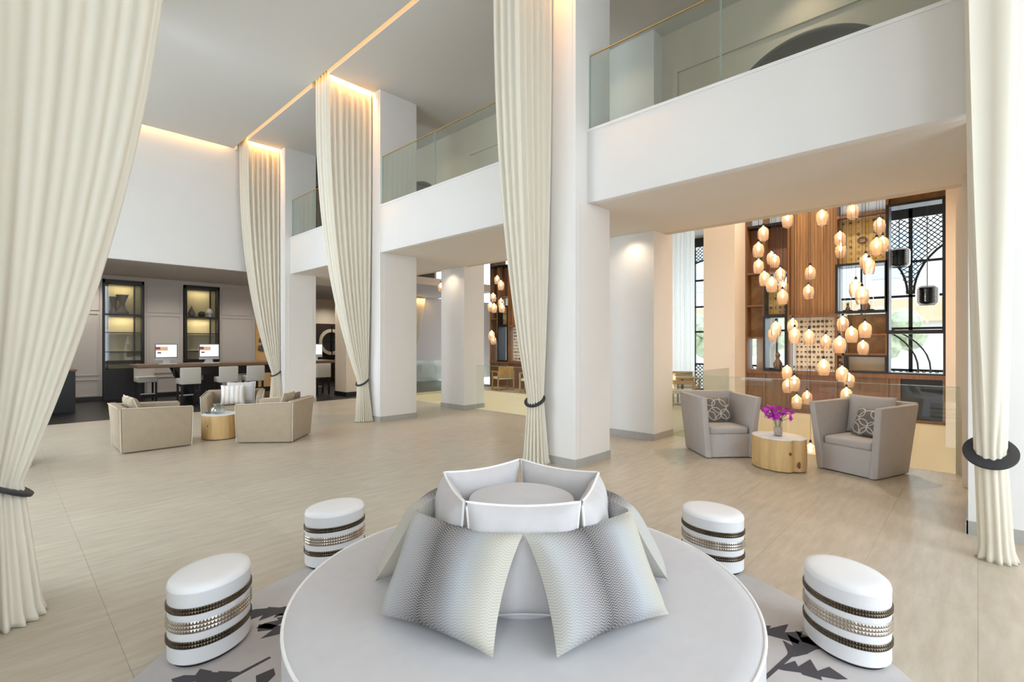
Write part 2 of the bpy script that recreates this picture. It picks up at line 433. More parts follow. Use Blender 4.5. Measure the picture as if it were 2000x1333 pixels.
struct('baseboard_right', join(box(5.615, 5.63, -4.1, .07, 0, .11), box(5.615, 6.45, .06, .075, 0, .11)), 'stone_base', 'grey stone baseboard along the right wall')
struct('wall_gallery', box(7.72, 7.9, .0, 15.2, 3.46, 7.14), 'gallery', 'beige wall at the back of the upper gallery')
trim1 = struct('trim_1', join(box(7.68, 7.72, .2, 3.65, 6.05, 6.13), box(7.68, 7.72, 3.57, 3.65, 4.2, 6.05), box(7.68, 7.72, 5.1, 8.7, 6.05, 6.13), box(7.68, 7.72, 5.1, 5.18, 4.2, 6.05)), 'gallery', 'panel moulding on the gallery wall')
struct('wall_gallery_end', join(box(5.42, 6.75, 15.2, 15.3, 3.46, 7.14), box(7.5, 7.9, 15.2, 15.3, 3.46, 7.14), box(6.75, 7.5, 15.2, 15.3, 6.6, 7.14)), 'plaster', 'white wall at the far end of the gallery')
struct('door_1', box(6.75, 7.5, 15.25, 15.3, 4.2, 6.6), 'blackwood', 'dark doorway at the far end of the gallery')
wb = struct('wall_lounge', join(box(-2.2, 2.05, 18, 18.1, 0, 3.56), box(3.02, 4.0, 18, 18.1, 0, 3.56), box(5.02, 6.1, 18, 18.1, 0, 3.56), box(6.95, 8.0, 18, 18.1, 0, 3.56),
     box(2.05, 3.02, 18, 18.1, 3.44, 3.56), box(4.0, 5.02, 18, 18.1, 3.44, 3.56), box(7.9, 8.0, 18.1, 21, 0, 3.56)), 'taupe', 'taupe panelled wall of the lounge')
def frame_y(x0, x1, z0, z1, y, t=.03, d=.02):
    return join(box(x0, x1, y-d, y, z0, z0+t), box(x0, x1, y-d, y, z1-t, z1), box(x0, x0+t, y-d, y, z0+t, z1-t), box(x1-t, x1, y-d, y, z0+t, z1-t))
for a, b in ((-.6, .85), (.93, 1.98), (3.08, 3.95), (5.08, 6.04), (7.0, 7.9)):
    for z0, z1 in ((.12, .6), (.7, 2.46), (2.54, 3.4)):
        mk('panel_moulding', frame_y(a, b, z0, z1, 18), 'taupe', wb)
mk('baseboard', join(box(-2.2, 2.05, 17.97, 18, 0, .1), box(3.02, 4, 17.97, 18, 0, .1), box(5.02, 8, 17.97, 18, 0, .1)), 'blackwood', wb)
struct('wall_niche', box(6.1, 6.95, 18.2, 18.3, 0, 3.56), 'niche', 'amber lit niche wall in the lounge')
struct('wall_lounge_far', box(8, 13.2, 21, 21.1, 2.48, 3.56), 'peach', 'beige band above the dark lounge wall')
struct('wall_lounge_dark', box(8, 13.2, 21, 21.1, 0, 2.48), 'darkwall', 'dark brown lounge wall with a round mirror')
struct('wall_far_pale', box(11.2, 17, 17, 17.1, 0, 3.56), 'taupe', 'pale panelled wall far behind the back columns')
struct('wall_lounge_pier', join(box(7.3, 8.15, 13.9, 14.6, .12, 3.56)), 'peach', 'cream pier at the edge of the dark floor')
struct('baseboard_pier', box(7.28, 8.17, 13.88, 14.62, 0, .12), 'black', 'black base of the cream pier')
struct('wall_outer', join(box(13.1, 13.2, 17.1, 22, 0, 7.14), box(-2.2, 13.2, 21.9, 22, 0, 7.14), box(-2.2, -2.1, 18, 22, 0, 7.14)), 'taupe', 'outer walls of the lounge')

# ------------------------------------------------------------------ columns
def column(x0, x1, y0, y1, z1, mat, label, panel=True):
    c = struct('column', box(x0, x1, y0, y1, 0, z1), mat, label)
    bb = mk('baseboard', box(x0-.012, x1+.012, y0-.012, y1+.012, 0, .11), 'stone_base', c)
    if panel:
        mk('side_panel', box(x0+.09, x1-.09, y0-.008, y0, .11, 3.40), mat, c)
        mk('front_panel', box(x0-.008, x0, y0+.05, y1-.05, .11, H), mat, c)
    return c
COLS = [(5.10, 5.90, 3.73, 4.56), (5.36, 6.25, 8.8, 9.66), (5.22, 6.05, 13.22, 14.08)]
names = ['white column behind the centre curtain, nearest of the front row', 'white column behind the second curtain of the front row', 'white column behind the far curtain, last of the front row']
for (a, b, c, d), l in zip(COLS, names): column(a, b, c, d, 7.14, 'plaster', l)
column(7.44, 8.12, 3.86, 4.72, 7.14, 'plaster', 'white back row column left of the grey armchairs', False)
column(7.75, 8.4, 8.96, 9.85, 7.14, 'plaster', 'white back row column seen between two curtains', False)
column(12.0, 12.72, 4.16, 4.9, 6.2, 'peach', 'warm lit column beside the wooden display screen', False)
for y0 in (-1.2, 3.73, 8.8, 13.2):
    column(-.85, -.06, y0, y0+.83, 7.14, 'plaster', 'white column of the window side row', False)

# ------------------------------------------------------------------ balconies
def balcony(y0, y1, splits, lab):
    t = thing('balcony', (0, 0, 0), 0, lab, 'balcony'); t['kind'] = 'structure'
    part('fascia', box(5.36, 5.5, y0, y1, 3.45, 4.40), 'plaster', t, bevel=.006)
    part('lip', box(5.35, 5.5, y0, y1, 4.385, 4.42), 'plaster', t)
    for a, b in zip(splits[:-1], splits[1:]):
        p = part('glass_pane', box(5.40, 5.415, a+.006, b-.006, 4.42, 5.40), 'glass', t)
        part('top_edge', box(5.399, 5.416, a+.006, b-.006, 5.40, 5.412), 'brass_glint', p)  # gold cap paints the cove light mirrored along the glass edge
        part('pane_edge', join(box(5.399, 5.416, a+.004, a+.008, 4.42, 5.40), box(5.399, 5.416, b-.008, b-.004, 4.42, 5.40)), 'glassedge', p)
balcony(.06, 3.73, (.06, 2.02, 3.72), 'white gallery balcony with glass rail nearest on the right')
balcony(4.56, 8.8, (4.56, 7.05, 8.79), 'white gallery balcony with glass rail between centre and second curtain')
balcony(9.66, 13.22, (9.66, 11.9, 13.21), 'white gallery balcony with glass rail beside the far curtain')
rm = thing('round_wall_mirror', (7.70, 1.72, 4.72), 0, 'large round dark mirror with grey frame on the upper gallery wall', 'mirror')
ringp = [(0, 1.16*math.cos(2*PI*k/64), 1.16*math.sin(2*PI*k/64)) for k in range(64)]
part('frame', tube(ringp, .035, 8, True), 'ceramic', rm, smooth=True)
part('glass', xf(lathe([(1.15, 0), (1.15, .02)], 64), Matrix.Rotation(-PI/2, 4, 'Y')), 'darkmirror', rm)
rm2 = copy_tree(rm); rm2.location = (7.70, 10.9, 4.72); rm2['label'] = 'round dark mirror low on the gallery wall behind the far back row column'

# ------------------------------------------------------------------ glass balustrades round the atrium
def rail(name, pts, lab, h=1.06):
    t = thing(name, (0, 0, 0), 0, lab, 'glass railing')
    for (ax, ay), (bx, by) in pts:
        if abs(ax-bx) < .01: g = box(ax-.007, ax+.007, min(ay, by)+.01, max(ay, by)-.01, -.25, h); e = box(ax-.008, ax+.008, min(ay, by)+.01, max(ay, by)-.01, h, h+.006)
        else: g = box(min(ax, bx)+.01, max(ax, bx)-.01, ay-.007, ay+.007, -.25, h); e = box(min(ax, bx)+.01, max(ax, bx)-.01, ay-.008, ay+.008, h, h+.006)
        p = part('glass_pane', g, 'glass', t); part('top_edge', e, 'glassedge', p)
    return t
rail('glass_railing', [((8.13, .15), (8.13, 2.05)), ((8.13, 2.05), (8.13, 3.95)), ((8.14, 3.95), (9.6, 3.95)), ((9.6, 3.95), (11.05, 3.95))], 'frameless glass railing behind the two grey armchairs')
rail('glass_railing', [((8.13, 6.9), (8.13, 8.94)), ((8.13, 9.87), (8.13, 12.6)), ((8.14, 6.9), (11.5, 6.9)), ((8.14, 12.6), (11.5, 12.6))], 'frameless glass railing behind the far back row column')

# ------------------------------------------------------------------ curtains
def curtain(lab, ringlab, xc, xs_, yn, yf, tie, hem, mirrored=False, amp=.03, rb=.10, ring=(.15, .10, 40, 0), wl=.125, flare=.45):
    P = [(xc, yn), (xs_, yn), (xs_, yf), (xc, yf)]
    seg = [math.dist(P[i], P[i+1]) for i in range(3)]; L = sum(seg); k = max(8, round(L/wl))
    N = k*14
    zt = tie[2]
    zs_ = [0.004, .03, .08, .16]+[.16+(zt-.16)*i/8 for i in range(1, 9)]+[zt+(H+.12-zt)*(i/42.0)**1.35 for i in range(1, 43)]
    V = []; Fc = []
    rnd = random.Random(sum(map(ord, lab)))
    ph = [rnd.uniform(-.35, .35) for _ in range(k+2)]
    am = [rnd.uniform(.6, 1.25) for _ in range(k+2)]
    sgn = -1 if mirrored else 1
    cx = (xc+xs_)/2; cy = (yn+yf)/2
    for z in zs_:
        for i in range(N+1):
            s = i/N; d = s*L; q = 0
            while q < 2 and d > seg[q]: d -= seg[q]; q += 1
            f = min(1, d/seg[q])
            tx = P[q][0]+(P[q+1][0]-P[q][0])*f; ty = P[q][1]+(P[q+1][1]-P[q][1])*f
            n = [(0, -1), (-sgn, 0), (0, 1)][q]
            u = s*k; kk = int(u); a_ = am[kk]*(1-u+kk)+am[kk+1]*(u-kk); p_ = ph[kk]*(1-u+kk)+ph[kk+1]*(u-kk)
            pl = math.sin(2*PI*u+p_); pl = math.copysign(abs(pl)**.75, pl)*a_
            th = math.radians(-45-270*s)
            ux, uy = math.cos(th)*sgn, math.sin(th)
            if z >= zt:
                t = min(1, (z-zt)/(H-zt)); w = 1-(1-t)**2.5
                bx = tie[0]+ux*(rb+.010*pl); by = tie[1]+uy*(rb*.9+.010*pl)
                ax = tx+n[0]*amp*pl; ay = ty+n[1]*amp*pl
                V.append((bx+(ax-bx)*w, by+(ay-by)*w, z))
            else:
                t = 1-z/zt; w = min(1, t*1.25)
                rr = rb*(1+flare*w)+(.010+.012*w)*pl*min(1, amp/.03)
                ccx = tie[0]+(hem[0]-tie[0])*t; ccy = tie[1]+(hem[1]-tie[1])*t
                if z < .1: rr += .02*(1-z/.1)*(1+pl*.5)
                V.append((ccx+ux*rr, ccy+uy*rr*.95, z))
    R = N+1
    for r in range(len(zs_)-1):
        for i in range(N): Fc.append((r*R+i, r*R+i+1, (r+1)*R+i+1, (r+1)*R+i))
    o = mk('curtain', (V, Fc), 'drape', smooth=True, label=lab, cat='curtain', group='cream floor length drapes tied back along the hall', fix=False, solid=.004)
    # tie-back: flat eccentric leather ring on a brass hook
    ro, ri, tilt, yaw = ring
    t = thing('curtain_tieback', tie, math.radians(yaw), ringlab, 'tieback', 'dark ring tiebacks on the drapes')
    Vr = []; n = 48; off = -.022
    for i in range(n):
        a = 2*PI*i/n; c, s_ = math.cos(a), math.sin(a)
        for r_, zz in ((ri, .012), (ro, .010), (ro, -.010), (ri, -.012)):
            Vr.append((r_*c+(off if r_ == ro else 0), r_*s_, zz))
    Fr = [(i*4+j, i*4+(j+1) % 4, ((i+1) % n)*4+(j+1) % 4, ((i+1) % n)*4+j) for i in range(n) for j in range(4)]
    part('ring', xf((Vr, Fr), Matrix.Rotation(math.radians(-tilt), 4, 'Y')), 'leather', t, bevel=.003, smooth=True)
    hx = ro*math.cos(math.radians(tilt))-.02; hz = ro*math.sin(math.radians(tilt))
    part('hook', tube([(hx-.03, 0, hz-.01), (hx, 0, hz+.02), (hx+.03, 0, hz+.03)], .007, 8), 'brass_glint', t, smooth=True)
    # warm strip inside the ceiling pocket
    area('pocket_strip', ((xc+xs_)/2, yn-.03, H+.10), (0, 0, 0), abs(xc-xs_), .05, 48, (1, .46, .12))
    return o
curtain('cream drape hanging at the centre column', 'dark ring tieback on the centre drape', 5.08, 4.42, 4.12, 4.56, (4.93, 4.26, .86), (4.96, 4.28), ring=(.145, .10, 32, 10))
curtain('cream drape hanging at the second column left of centre', 'dark ring tieback on the second drape from centre', 5.34, 4.42, 9.1, 9.66, (5.2, 9.2, .82), (5.2, 9.15), ring=(.145, .10, 32, 10))
curtain('cream drape hanging at the far column by the end wall', 'dark ring tieback on the far drape by the end wall', 5.2, 4.42, 13.54, 14.12, (5.12, 13.55, .82), (5.1, 13.45), ring=(.145, .10, 32, 10))
curtain('narrow cream drape seen edge on at the right side', 'large dark ring tieback on the right hand drape', 5.5, 4.46, -.2, .06, (4.95, -.065, .83), (5.1, -.1), amp=.014, rb=.085, ring=(.15, .09, 42, 0), flare=.05, wl=.26)
curtain('broad cream drape filling the left edge nearest the viewer', 'dark ring tieback on the broad left drape', -.03, .88, 4.05, 4.58, (0.0, 4.12, .78), (.02, 4.05), True, wl=.19, amp=.045, ring=(.15, .10, 30, 180))
curtain('cream drape hidden behind the broad left drape, its hem showing', 'dark ring tieback behind the broad left drape', -.03, .88, 9.1, 9.66, (0.05, 9.15, .8), (.12, 8.95), True, ring=(.15, .10, 30, 180))

dr = thing('tied_drape', (11.75, 16.85, 0), 0, 'small cream drape far off between second column and back row column', 'curtain')
V_ = []; F_ = []; n_ = 60; zz = [.01, .8, 1.2, 1.45, 1.8, 2.2, 2.7, 3.2, 3.54]
for z in zz:
    w_ = .14 if z < 1.5 else .14+.5*((z-1.45)/2.1)**.7
    for i in range(n_+1): V_.append((w_*i/n_, .03*math.sin(2*PI*7*i/n_)-.04, z))
for r_ in range(len(zz)-1):
    for i in range(n_): F_.append((r_*(n_+1)+i, r_*(n_+1)+i+1, (r_+1)*(n_+1)+i+1, (r_+1)*(n_+1)+i))
part('cloth', (V_, F_), 'drape', dr, smooth=True, fix=False, solid=.004)
part('tie', box(-.01, .15, -.085, .01, 1.42, 1.46), 'leather', dr)
area('pocket_strip', (12.2, 16.7, 3.5), (0, 0, 0), .8, .04, 6, WARM)

# ------------------------------------------------------------------ cushions
def pillow(w, h, t, n=22, ear=.07):
    V = []; Fc = []; UV = []; idx = {}
    for side in (1, -1):
        for j in range(n+1):
            for i in range(n+1):
                u = -1+2*i/n; v = -1+2*j/n
                edge = i in (0, n) or j in (0, n)
                if edge and side == -1: idx[(side, i, j)] = idx[(1, i, j)]; continue
                x = u*w/2*(1-ear*(1-v*v)); z = v*h/2*(1-ear*(1-u*u))
                th = ((1-u**4)*(1-v**4))**.55*t/2
                th *= 1+.06*math.sin(7*u+3*v)*(1-u*u)
                idx[(side, i, j)] = len(V); V.append((x, side*-th, z)); UV.append(((u+1)/2, (v+1)/2))
    for side in (1, -1):
        for j in range(n):
            for i in range(n):
                q = (idx[(side, i, j)], idx[(side, i+1, j)], idx[(side, i+1, j+1)], idx[(side, i, j+1)])
                Fc.append(q if side == 1 else q[::-1])
    ring = [(idx[(1, i, 0)]) for i in range(n)]+[idx[(1, n, j)] for j in range(n)]+[idx[(1, n-i, n)] for i in range(n)]+[idx[(1, 0, n-j)] for j in range(n)]
    return V, Fc, UV, [V[k] for k in ring]
def cushion(name, loc, face, lean, w, h, t, mat, label, group=None, pipe=None, roll=0, ear=.07, cat='cushion'):
    """face: world angle the front looks at; lean: degrees tipped back; loc: bottom centre"""
    th = thing(name, loc, 0, label, cat, group)
    V, Fc, UV, ring = pillow(w, h, t, ear=ear)
    m = Matrix.Rotation(face+PI/2, 4, 'Z') @ Matrix.Rotation(-math.radians(lean), 4, 'X') @ Matrix.Translation((0, 0, h/2)) @ Matrix.Rotation(math.radians(roll), 4, 'Y')
    part('cover', xf((V, Fc), m), mat, th, smooth=True, uv=UV, fix=False)
    if pipe: part('piping', xf(tube(ring, .006, 6, True), m), pipe, th, smooth=True)
    return th

# ------------------------------------------------------------------ rug, ottoman, cushions, stools
OC = (1.77, 1.62)
rug = thing('round_rug', (OC[0], OC[1], 0), 0, 'round pale grey rug with charcoal thorn branches under the ottoman', 'rug')
part('pile', lathe([(1.84, 0.001), (1.85, .004), (1.84, .008), (0, .008)], 96), 'rug', rug, smooth=True)
def spiky(L, wd, n, seed):
    r = random.Random(seed); bend = r.uniform(-.5, .5)
    def mid(f): return L*f, bend*L*.35*f*f
    up = []; lo = []
    for i in range(n):
        f = (i+.3)/n; body = wd*.30*math.sin(PI*min(1, f*.85+.12))
        tip = wd*math.sin(PI*min(1, f*.75+.2))
        x, y = mid(f); up.append((x, y+body)); x, y = mid(min(1, f+.85/n)); up.append((x+.05*L, y+tip*r.uniform(.75, 1.1)))
        x, y = mid(f); lo.append((x, y-body)); x, y = mid(min(1, f+.8/n)); lo.append((x+.05*L, y-tip*.55*r.uniform(.4, 1.0)))
    e = mid(1.25)
    return [(0, .012)]+up+[e]+lo[::-1]+[(0, -.012)]
def flat(polys, z):
    return join(*[prism(p, 0.008, z+.0004*i) for i, p in enumerate(polys)])
def place(poly, x, y, a):
    c, s = math.cos(a), math.sin(a); return [(x+c*p[0]-s*p[1], y+s*p[0]+c*p[1]) for p in poly]
for k in range(24):
    a = 2*PI*k/24+random.uniform(-.08, .08); r0 = random.uniform(1.08, 1.34)
    a2 = a+random.uniform(.5, 1.1)*(1 if k % 2 else -1)
    bx, by = r0*math.cos(a), r0*math.sin(a)
    L = random.uniform(.16, .28)
    polys = [place([(-.1, -.009), (L, -.012), (L, .012), (-.1, .009)], bx, by, a2)]
    ex, ey = bx+L*math.cos(a2), by+L*math.sin(a2)
    polys.append(place(spiky(.30, .13, 4, k), ex-.03*math.cos(a2), ey-.03*math.sin(a2), a2+random.uniform(-.3, .1)))
    polys.append(place(spiky(.24, .10, 3, k+50), bx+.3*L*math.cos(a2), by+.3*L*math.sin(a2), a2+random.choice((-1, 1))*random.uniform(.7, 1.0)))
    part('branch_motif', flat(polys, .0088), 'rugdark', rug, fix=True)

ott = thing('round_ottoman', (OC[0], OC[1], .0095), 0, 'very large round pale grey ottoman with white piping in the foreground', 'ottoman')
part('base', lathe([(1.0, 0), (1.04, .01), (1.065, .03), (1.065, .40), (1.057, .425), (1.035, .437), (.99, .44), (0, .445)], 128), 'otto', ott, smooth=True)
part('piping', tube([(1.063*math.cos(2*PI*k/128), 1.063*math.sin(2*PI*k/128), .424) for k in range(128)], .007, 8, True), 'piping', ott, smooth=True)
part('backrest', lathe([(.36, .43), (.362, .45), (.262, .815), (.255, .835), (.238, .842), (0, .85)], 64), 'otto', ott, smooth=True)
PH = math.atan2(-.6894, -.7245)
pl_lab = ['front', 'right', 'back right', 'back left', 'left']
where = {'front': 'facing the viewer between two ombre pillows', 'right': 'on the right of the ottoman backrest', 'back right': 'behind the backrest on the right', 'back left': 'behind the backrest on the left', 'left': 'on the left of the ottoman backrest'}
for k in range(5):
    a = PH+math.radians(72*k)
    r = .365
    cushion('plain_cushion', (OC[0]+r*math.cos(a), OC[1]+r*math.sin(a), .46), a, 3, .48, .475, .13, 'plainc',
            'plain pale grey cushion with white piping ' + where[pl_lab[k]], 'plain cushions round the ottoman backrest', 'piping', ear=.075)
om_lab = ['front right', 'back right', 'rear', 'back left', 'front left']
for k in range(5):
    a = PH+math.radians(36+72*k)
    if k == 2: continue
    r, df = (.615, math.radians((-6, 0, 0, 0, 6)[k])) if k in (0, 4) else (.64, 0)
    cushion('ombre_pillow', (OC[0]+r*math.cos(a), OC[1]+r*math.sin(a), .47), a+df, 31, .57, .43, .17, 'ombre',
            'grey ombre herringbone pillow leaning at the %s of the ottoman backrest' % om_lab[k], 'ombre pillows on the ottoman', ear=.085)

def ell(a, b, t): return a*math.cos(t), b*math.sin(t)
SA, SB, SH = .215, .172, .40
def stud_band(z0, z1, rows, n, off=.002, hgt=.006):
    V = []; Fc = []
    dz = (z1-z0)/rows
    for r in range(rows):
        for i in range(n):
            t0, t1 = 2*PI*i/n, 2*PI*(i+1)/n; tm = (t0+t1)/2
            za, zb = z0+r*dz, z0+(r+1)*dz
            b = len(V)
            for t, z in ((t0, za), (t1, za), (t1, zb), (t0, zb)):
                x, y = ell(SA+off, SB+off, t); V.append((x, y, z))
            x, y = ell(SA+off+hgt, SB+off+hgt, tm); V.append((x, y, (za+zb)/2))
            Fc += [(b, b+1, b+4), (b+1, b+2, b+4), (b+2, b+3, b+4), (b+3, b, b+4)]
    return V, Fc
def stool():
    t = thing('drum_stool', (0, 0, 0), 0, 'white', 'stool', 'oval studded stools round the ottoman')
    def el(prof): return [(r, z) for r, z in prof]
    V = []
    def eprof(pr, n=64):
        V = []; Fc = []
        for d, z in pr:
            for i in range(n):
                x, y = ell(max(SA+d, .0), max(SB+d, .0), 2*PI*i/n) if d > -.157 else (0, 0)
                V.append((x, y, z))
        for k in range(len(pr)-1):
            for i in range(n):
                j = (i+1) % n; Fc.append((k*n+i, k*n+j, (k+1)*n+j, (k+1)*n+i))
        Fc.append(tuple(reversed(range(n)))); Fc.append(tuple(range((len(pr)-1)*n, len(pr)*n)))
        return V, Fc
    part('foot', eprof([(-.02, 0), (-.02, .015)]), 'black', t)
    part('body', eprof([(-.012, .012), (0, .022), (0, .36), (.0015, .363), (.0015, .369), (0, .372), (-.003, .385), (-.014, .395), (-.05, .402), (-.10, .405), (-.15, .406)]), 'whiteleather', t, smooth=True)
    part('stud_band', stud_band(.262, .297, 2, 92), 'bronze', t, fix=False, label='dark bronze stud band')
    part('stud_band', stud_band(.172, .230, 3, 80), 'silver', t, fix=False, label='bright silver stud band')
    part('stud_band', stud_band(.098, .134, 2, 92), 'bronze', t, fix=False, label='dark bronze stud band')
    return t
s0 = stool()
SP = [(.78, 2.95, 'front left of the ottoman'), (3.08, .505, 'front right of the ottoman'),
      (1.72, 3.44, 'left behind the ottoman, half hidden by it'), (3.56, 1.39, 'right behind the ottoman')]
for i, (x, y, w) in enumerate(SP):
    o = s0 if i == 0 else copy_tree(s0)
    rad = math.atan2(y-OC[1], x-OC[0])
    o.location = (x, y, .0096 if math.hypot(x-OC[0], y-OC[1]) < 2.1 else 0); o.rotation_euler = (0, 0, rad+PI/2)
    o['label'] = 'white oval drum stool with three studded bands ' + w

# ------------------------------------------------------------------ armchairs
def panel(p0, p1, z0, z1, th, out0, out1, side):
    """upright panel from p0 to p1 (plan), thickness th inwards (side normal), leaning out by out1 at the top"""
    nx, ny = side
    (ax, ay), (bx, by) = p0, p1
    def q(px, py, o, z): return (px+nx*o, py+ny*o, z)
    return hexa([q(ax, ay, out0, z0), q(bx, by, out0, z0), q(bx, by, out0-th, z0), q(ax, ay, out0-th, z0),
                 q(ax, ay, out1, z1), q(bx, by, out1, z1), q(bx, by, out1-th, z1), q(ax, ay, out1-th, z1)])
def low_chair(loc, ang, label):
    """slipcovered low armchair, front towards +x local"""
    t = thing('slipcover_armchair', loc, ang, label, 'armchair', 'low beige slipcovered armchairs')
    w, d, h = .84, .86, .66
    part('seat_base', box(-d/2+.1, d/2-.01, -w/2+.1, w/2-.1, .015, .27), 'slip', t, bevel=.015)
    part('seat_cushion', box(-d/2+.13, d/2-.005, -w/2+.125, w/2-.125, .27, .41), 'slip', t, bevel=.04, seg=4)
    for s in (-1, 1):
        zf, zb = h-.035, h
        y0 = s*(w/2)
        g = hexa([(-d/2, y0, .01), (d/2, y0, .01), (d/2, y0-s*.11, .01), (-d/2, y0-s*.11, .01),
                  (-d/2-.02, y0+s*.03, zb), (d/2+.015, y0+s*.03, zf), (d/2+.015, y0-s*.07, zf), (-d/2-.02, y0-s*.07, zb)])
        a = part('arm', g, 'slip', t, bevel=.022, seg=3)
        part('piping', tube([(-d/2-.015, y0, .02), (-d/2-.03, y0+s*.03, zb-.01), (-d/2, y0+s*.034, zb+.002), (d/2, y0+s*.034, zf+.002), (d/2+.012, y0+s*.028, zf-.02), (d/2, y0+s*.002, .02)], .005, 6), 'slippipe', a, smooth=True)
    b = part('backrest', hexa([(-d/2-.005, -w/2+.01, .012), (-d/2+.12, -w/2+.01, .012), (-d/2+.12, w/2-.01, .012), (-d/2-.005, w/2-.01, .012),
                           (-d/2-.06, -w/2-.02, h+.02), (-d/2+.05, -w/2-.02, h+.02), (-d/2+.05, w/2+.02, h+.02), (-d/2-.06, w/2+.02, h+.02)]), 'slip', t, bevel=.022, seg=3)
    part('piping', tube([(-d/2-.064, -w/2-.015, h+.012), (-d/2-.064, w/2+.015, h+.012)], .005, 6), 'slippipe', b, smooth=True)
    return t
def local(loc, ang, x, y, z): c, s = math.cos(ang), math.sin(ang); return (loc[0]+c*x-s*y, loc[1]+s*x+c*y, loc[2]+z)
LA, aA = (1.67, 9.35, 0), 0.0
LB, aB = (3.16, 10.42, 0), math.atan2(-.93, -.36)
LC, aC = (3.24, 8.60, 0), math.atan2(.693, -.716)
low_chair(LA, aA, 'low beige slipcovered armchair left of the far log table, seen from its side')
low_chair(LB, aB, 'low beige slipcovered armchair facing the viewer behind the far log table').scale = (1.06, 1.12, 1.0)
low_chair(LC, aC, 'low beige slipcovered armchair right of the far log table, back to the column')
def on_chair(L, a, x, y, z, mat, label, w=.42, h=.40, lean=22, pipe=None, dface=0, name='scatter_cushion'):
    cushion(name, local(L, a, x, y, z), a+dface, lean, w, h, .14, mat, label, 'scatter cushions on the beige armchairs', pipe)
on_chair(LA, aA, -.16, -.14, .42, 'slip', 'plain beige cushion on the left armchair, nearer the arm', pipe='slippipe', lean=20)
on_chair(LA, aA, -.17, .16, .42, 'slip', 'plain beige cushion on the left armchair, farther in', pipe='slippipe', lean=20, w=.4)
on_chair(LB, aB, -.16, .10, .42, 'plainc', 'large white cushion at the back of the facing armchair', w=.5, h=.44, pipe='piping')
on_chair(LB, aB, .02, -.03, .42, 'stripe', 'cream striped cushion in front on the facing armchair', w=.42, h=.40)
on_chair(LC, aC, -.15, .14, .42, 'slip', 'beige cushion on the right armchair beside its near arm', pipe='slippipe', lean=20)
on_chair(LC, aC, -.15, -.16, .42, 'sofa', 'mottled brown cushion on the right armchair', lean=20, w=.38, h=.36)

def tall_chair(loc, ang, label):
    t = thing('skirted_armchair', loc, ang, label, 'armchair', 'grey skirted armchairs by the railing')
    w, d, h = .70, .70, .86
    part('skirt', hexa([(-d/2+.04, -w/2+.04, .012), (d/2+.005, -w/2+.04, .012), (d/2+.005, w/2-.04, .012), (-d/2+.04, w/2-.04, .012),
                        (-d/2+.06, -w/2+.05, .33), (d/2-.025, -w/2+.05, .33), (d/2-.025, w/2-.05, .33), (-d/2+.06, w/2-.05, .33)]), 'greyslip', t, bevel=.01)
    part('seat_cushion', box(-d/2+.1, d/2-.02, -w/2+.075, w/2-.075, .325, .43), 'greyslip', t, bevel=.035, seg=4)
    for s in (-1, 1):
        y0 = s*w/2
        g = hexa([(-d/2, y0, .01), (d/2, y0, .01), (d/2, y0-s*.09, .01), (-d/2, y0-s*.09, .01),
                  (-d/2-.07, y0+s*.075, h), (d/2+.05, y0+s*.075, h-.01), (d/2+.05, y0+s*.0, h-.01), (-d/2-.07, y0+s*.0, h)])
        a = part('arm', g, 'greyslip', t, bevel=.016, seg=3)
        part('corner_pleat', hexa([(d/2+.002, y0-s*.015, .012), (d/2+.018, y0-s*.03, .012), (d/2+.018, y0-s*.075, .012), (d/2+.002, y0-s*.085, .012),
                                   (d/2-.006, y0-s*.045, .30), (d/2+.003, y0-s*.046, .30), (d/2+.003, y0-s*.052, .30), (d/2-.006, y0-s*.054, .30)]), 'greyslip', a)
    part('backrest', hexa([(-d/2, -w/2+.01, .012), (-d/2+.11, -w/2+.01, .012), (-d/2+.11, w/2-.01, .012), (-d/2, w/2-.01, .012),
                           (-d/2-.11, -w/2-.05, h+.015), (-d/2-.02, -w/2-.05, h+.015), (-d/2-.02, w/2+.05, h+.015), (-d/2-.11, w/2+.05, h+.015)]), 'greyslip', t, bevel=.016, seg=3)
    return t
LD, aD = (7.30, 2.76, 0), math.atan2(-.72, -.69)
LE, aE = (7.50, 1.06, 0), math.atan2(.34, -.94)
tall_chair(LD, aD, 'grey skirted armchair left of the orchid table')
tall_chair(LE, aE, 'grey skirted armchair right of the orchid table, turned away')
cushion('ring_cushion', local(LD, aD, -.10, .06, .435), aD, 18, .38, .37, .13, 'rings', 'dark grey cushion with pale ring pattern on the left grey armchair', 'ring patterned cushions')
cushion('ring_cushion', local(LE, aE, .0, .05, .435), aE-.1, 24, .38, .37, .13, 'rings', 'dark grey cushion with pale ring pattern on the right grey armchair', 'ring patterned cushions')
cushion('back_cushion', local(LE, aE, -.21, -.03, .435), aE, 10, .55, .5, .10, 'greyslip', 'grey back cushion rising above the right grey armchair', ear=.04)

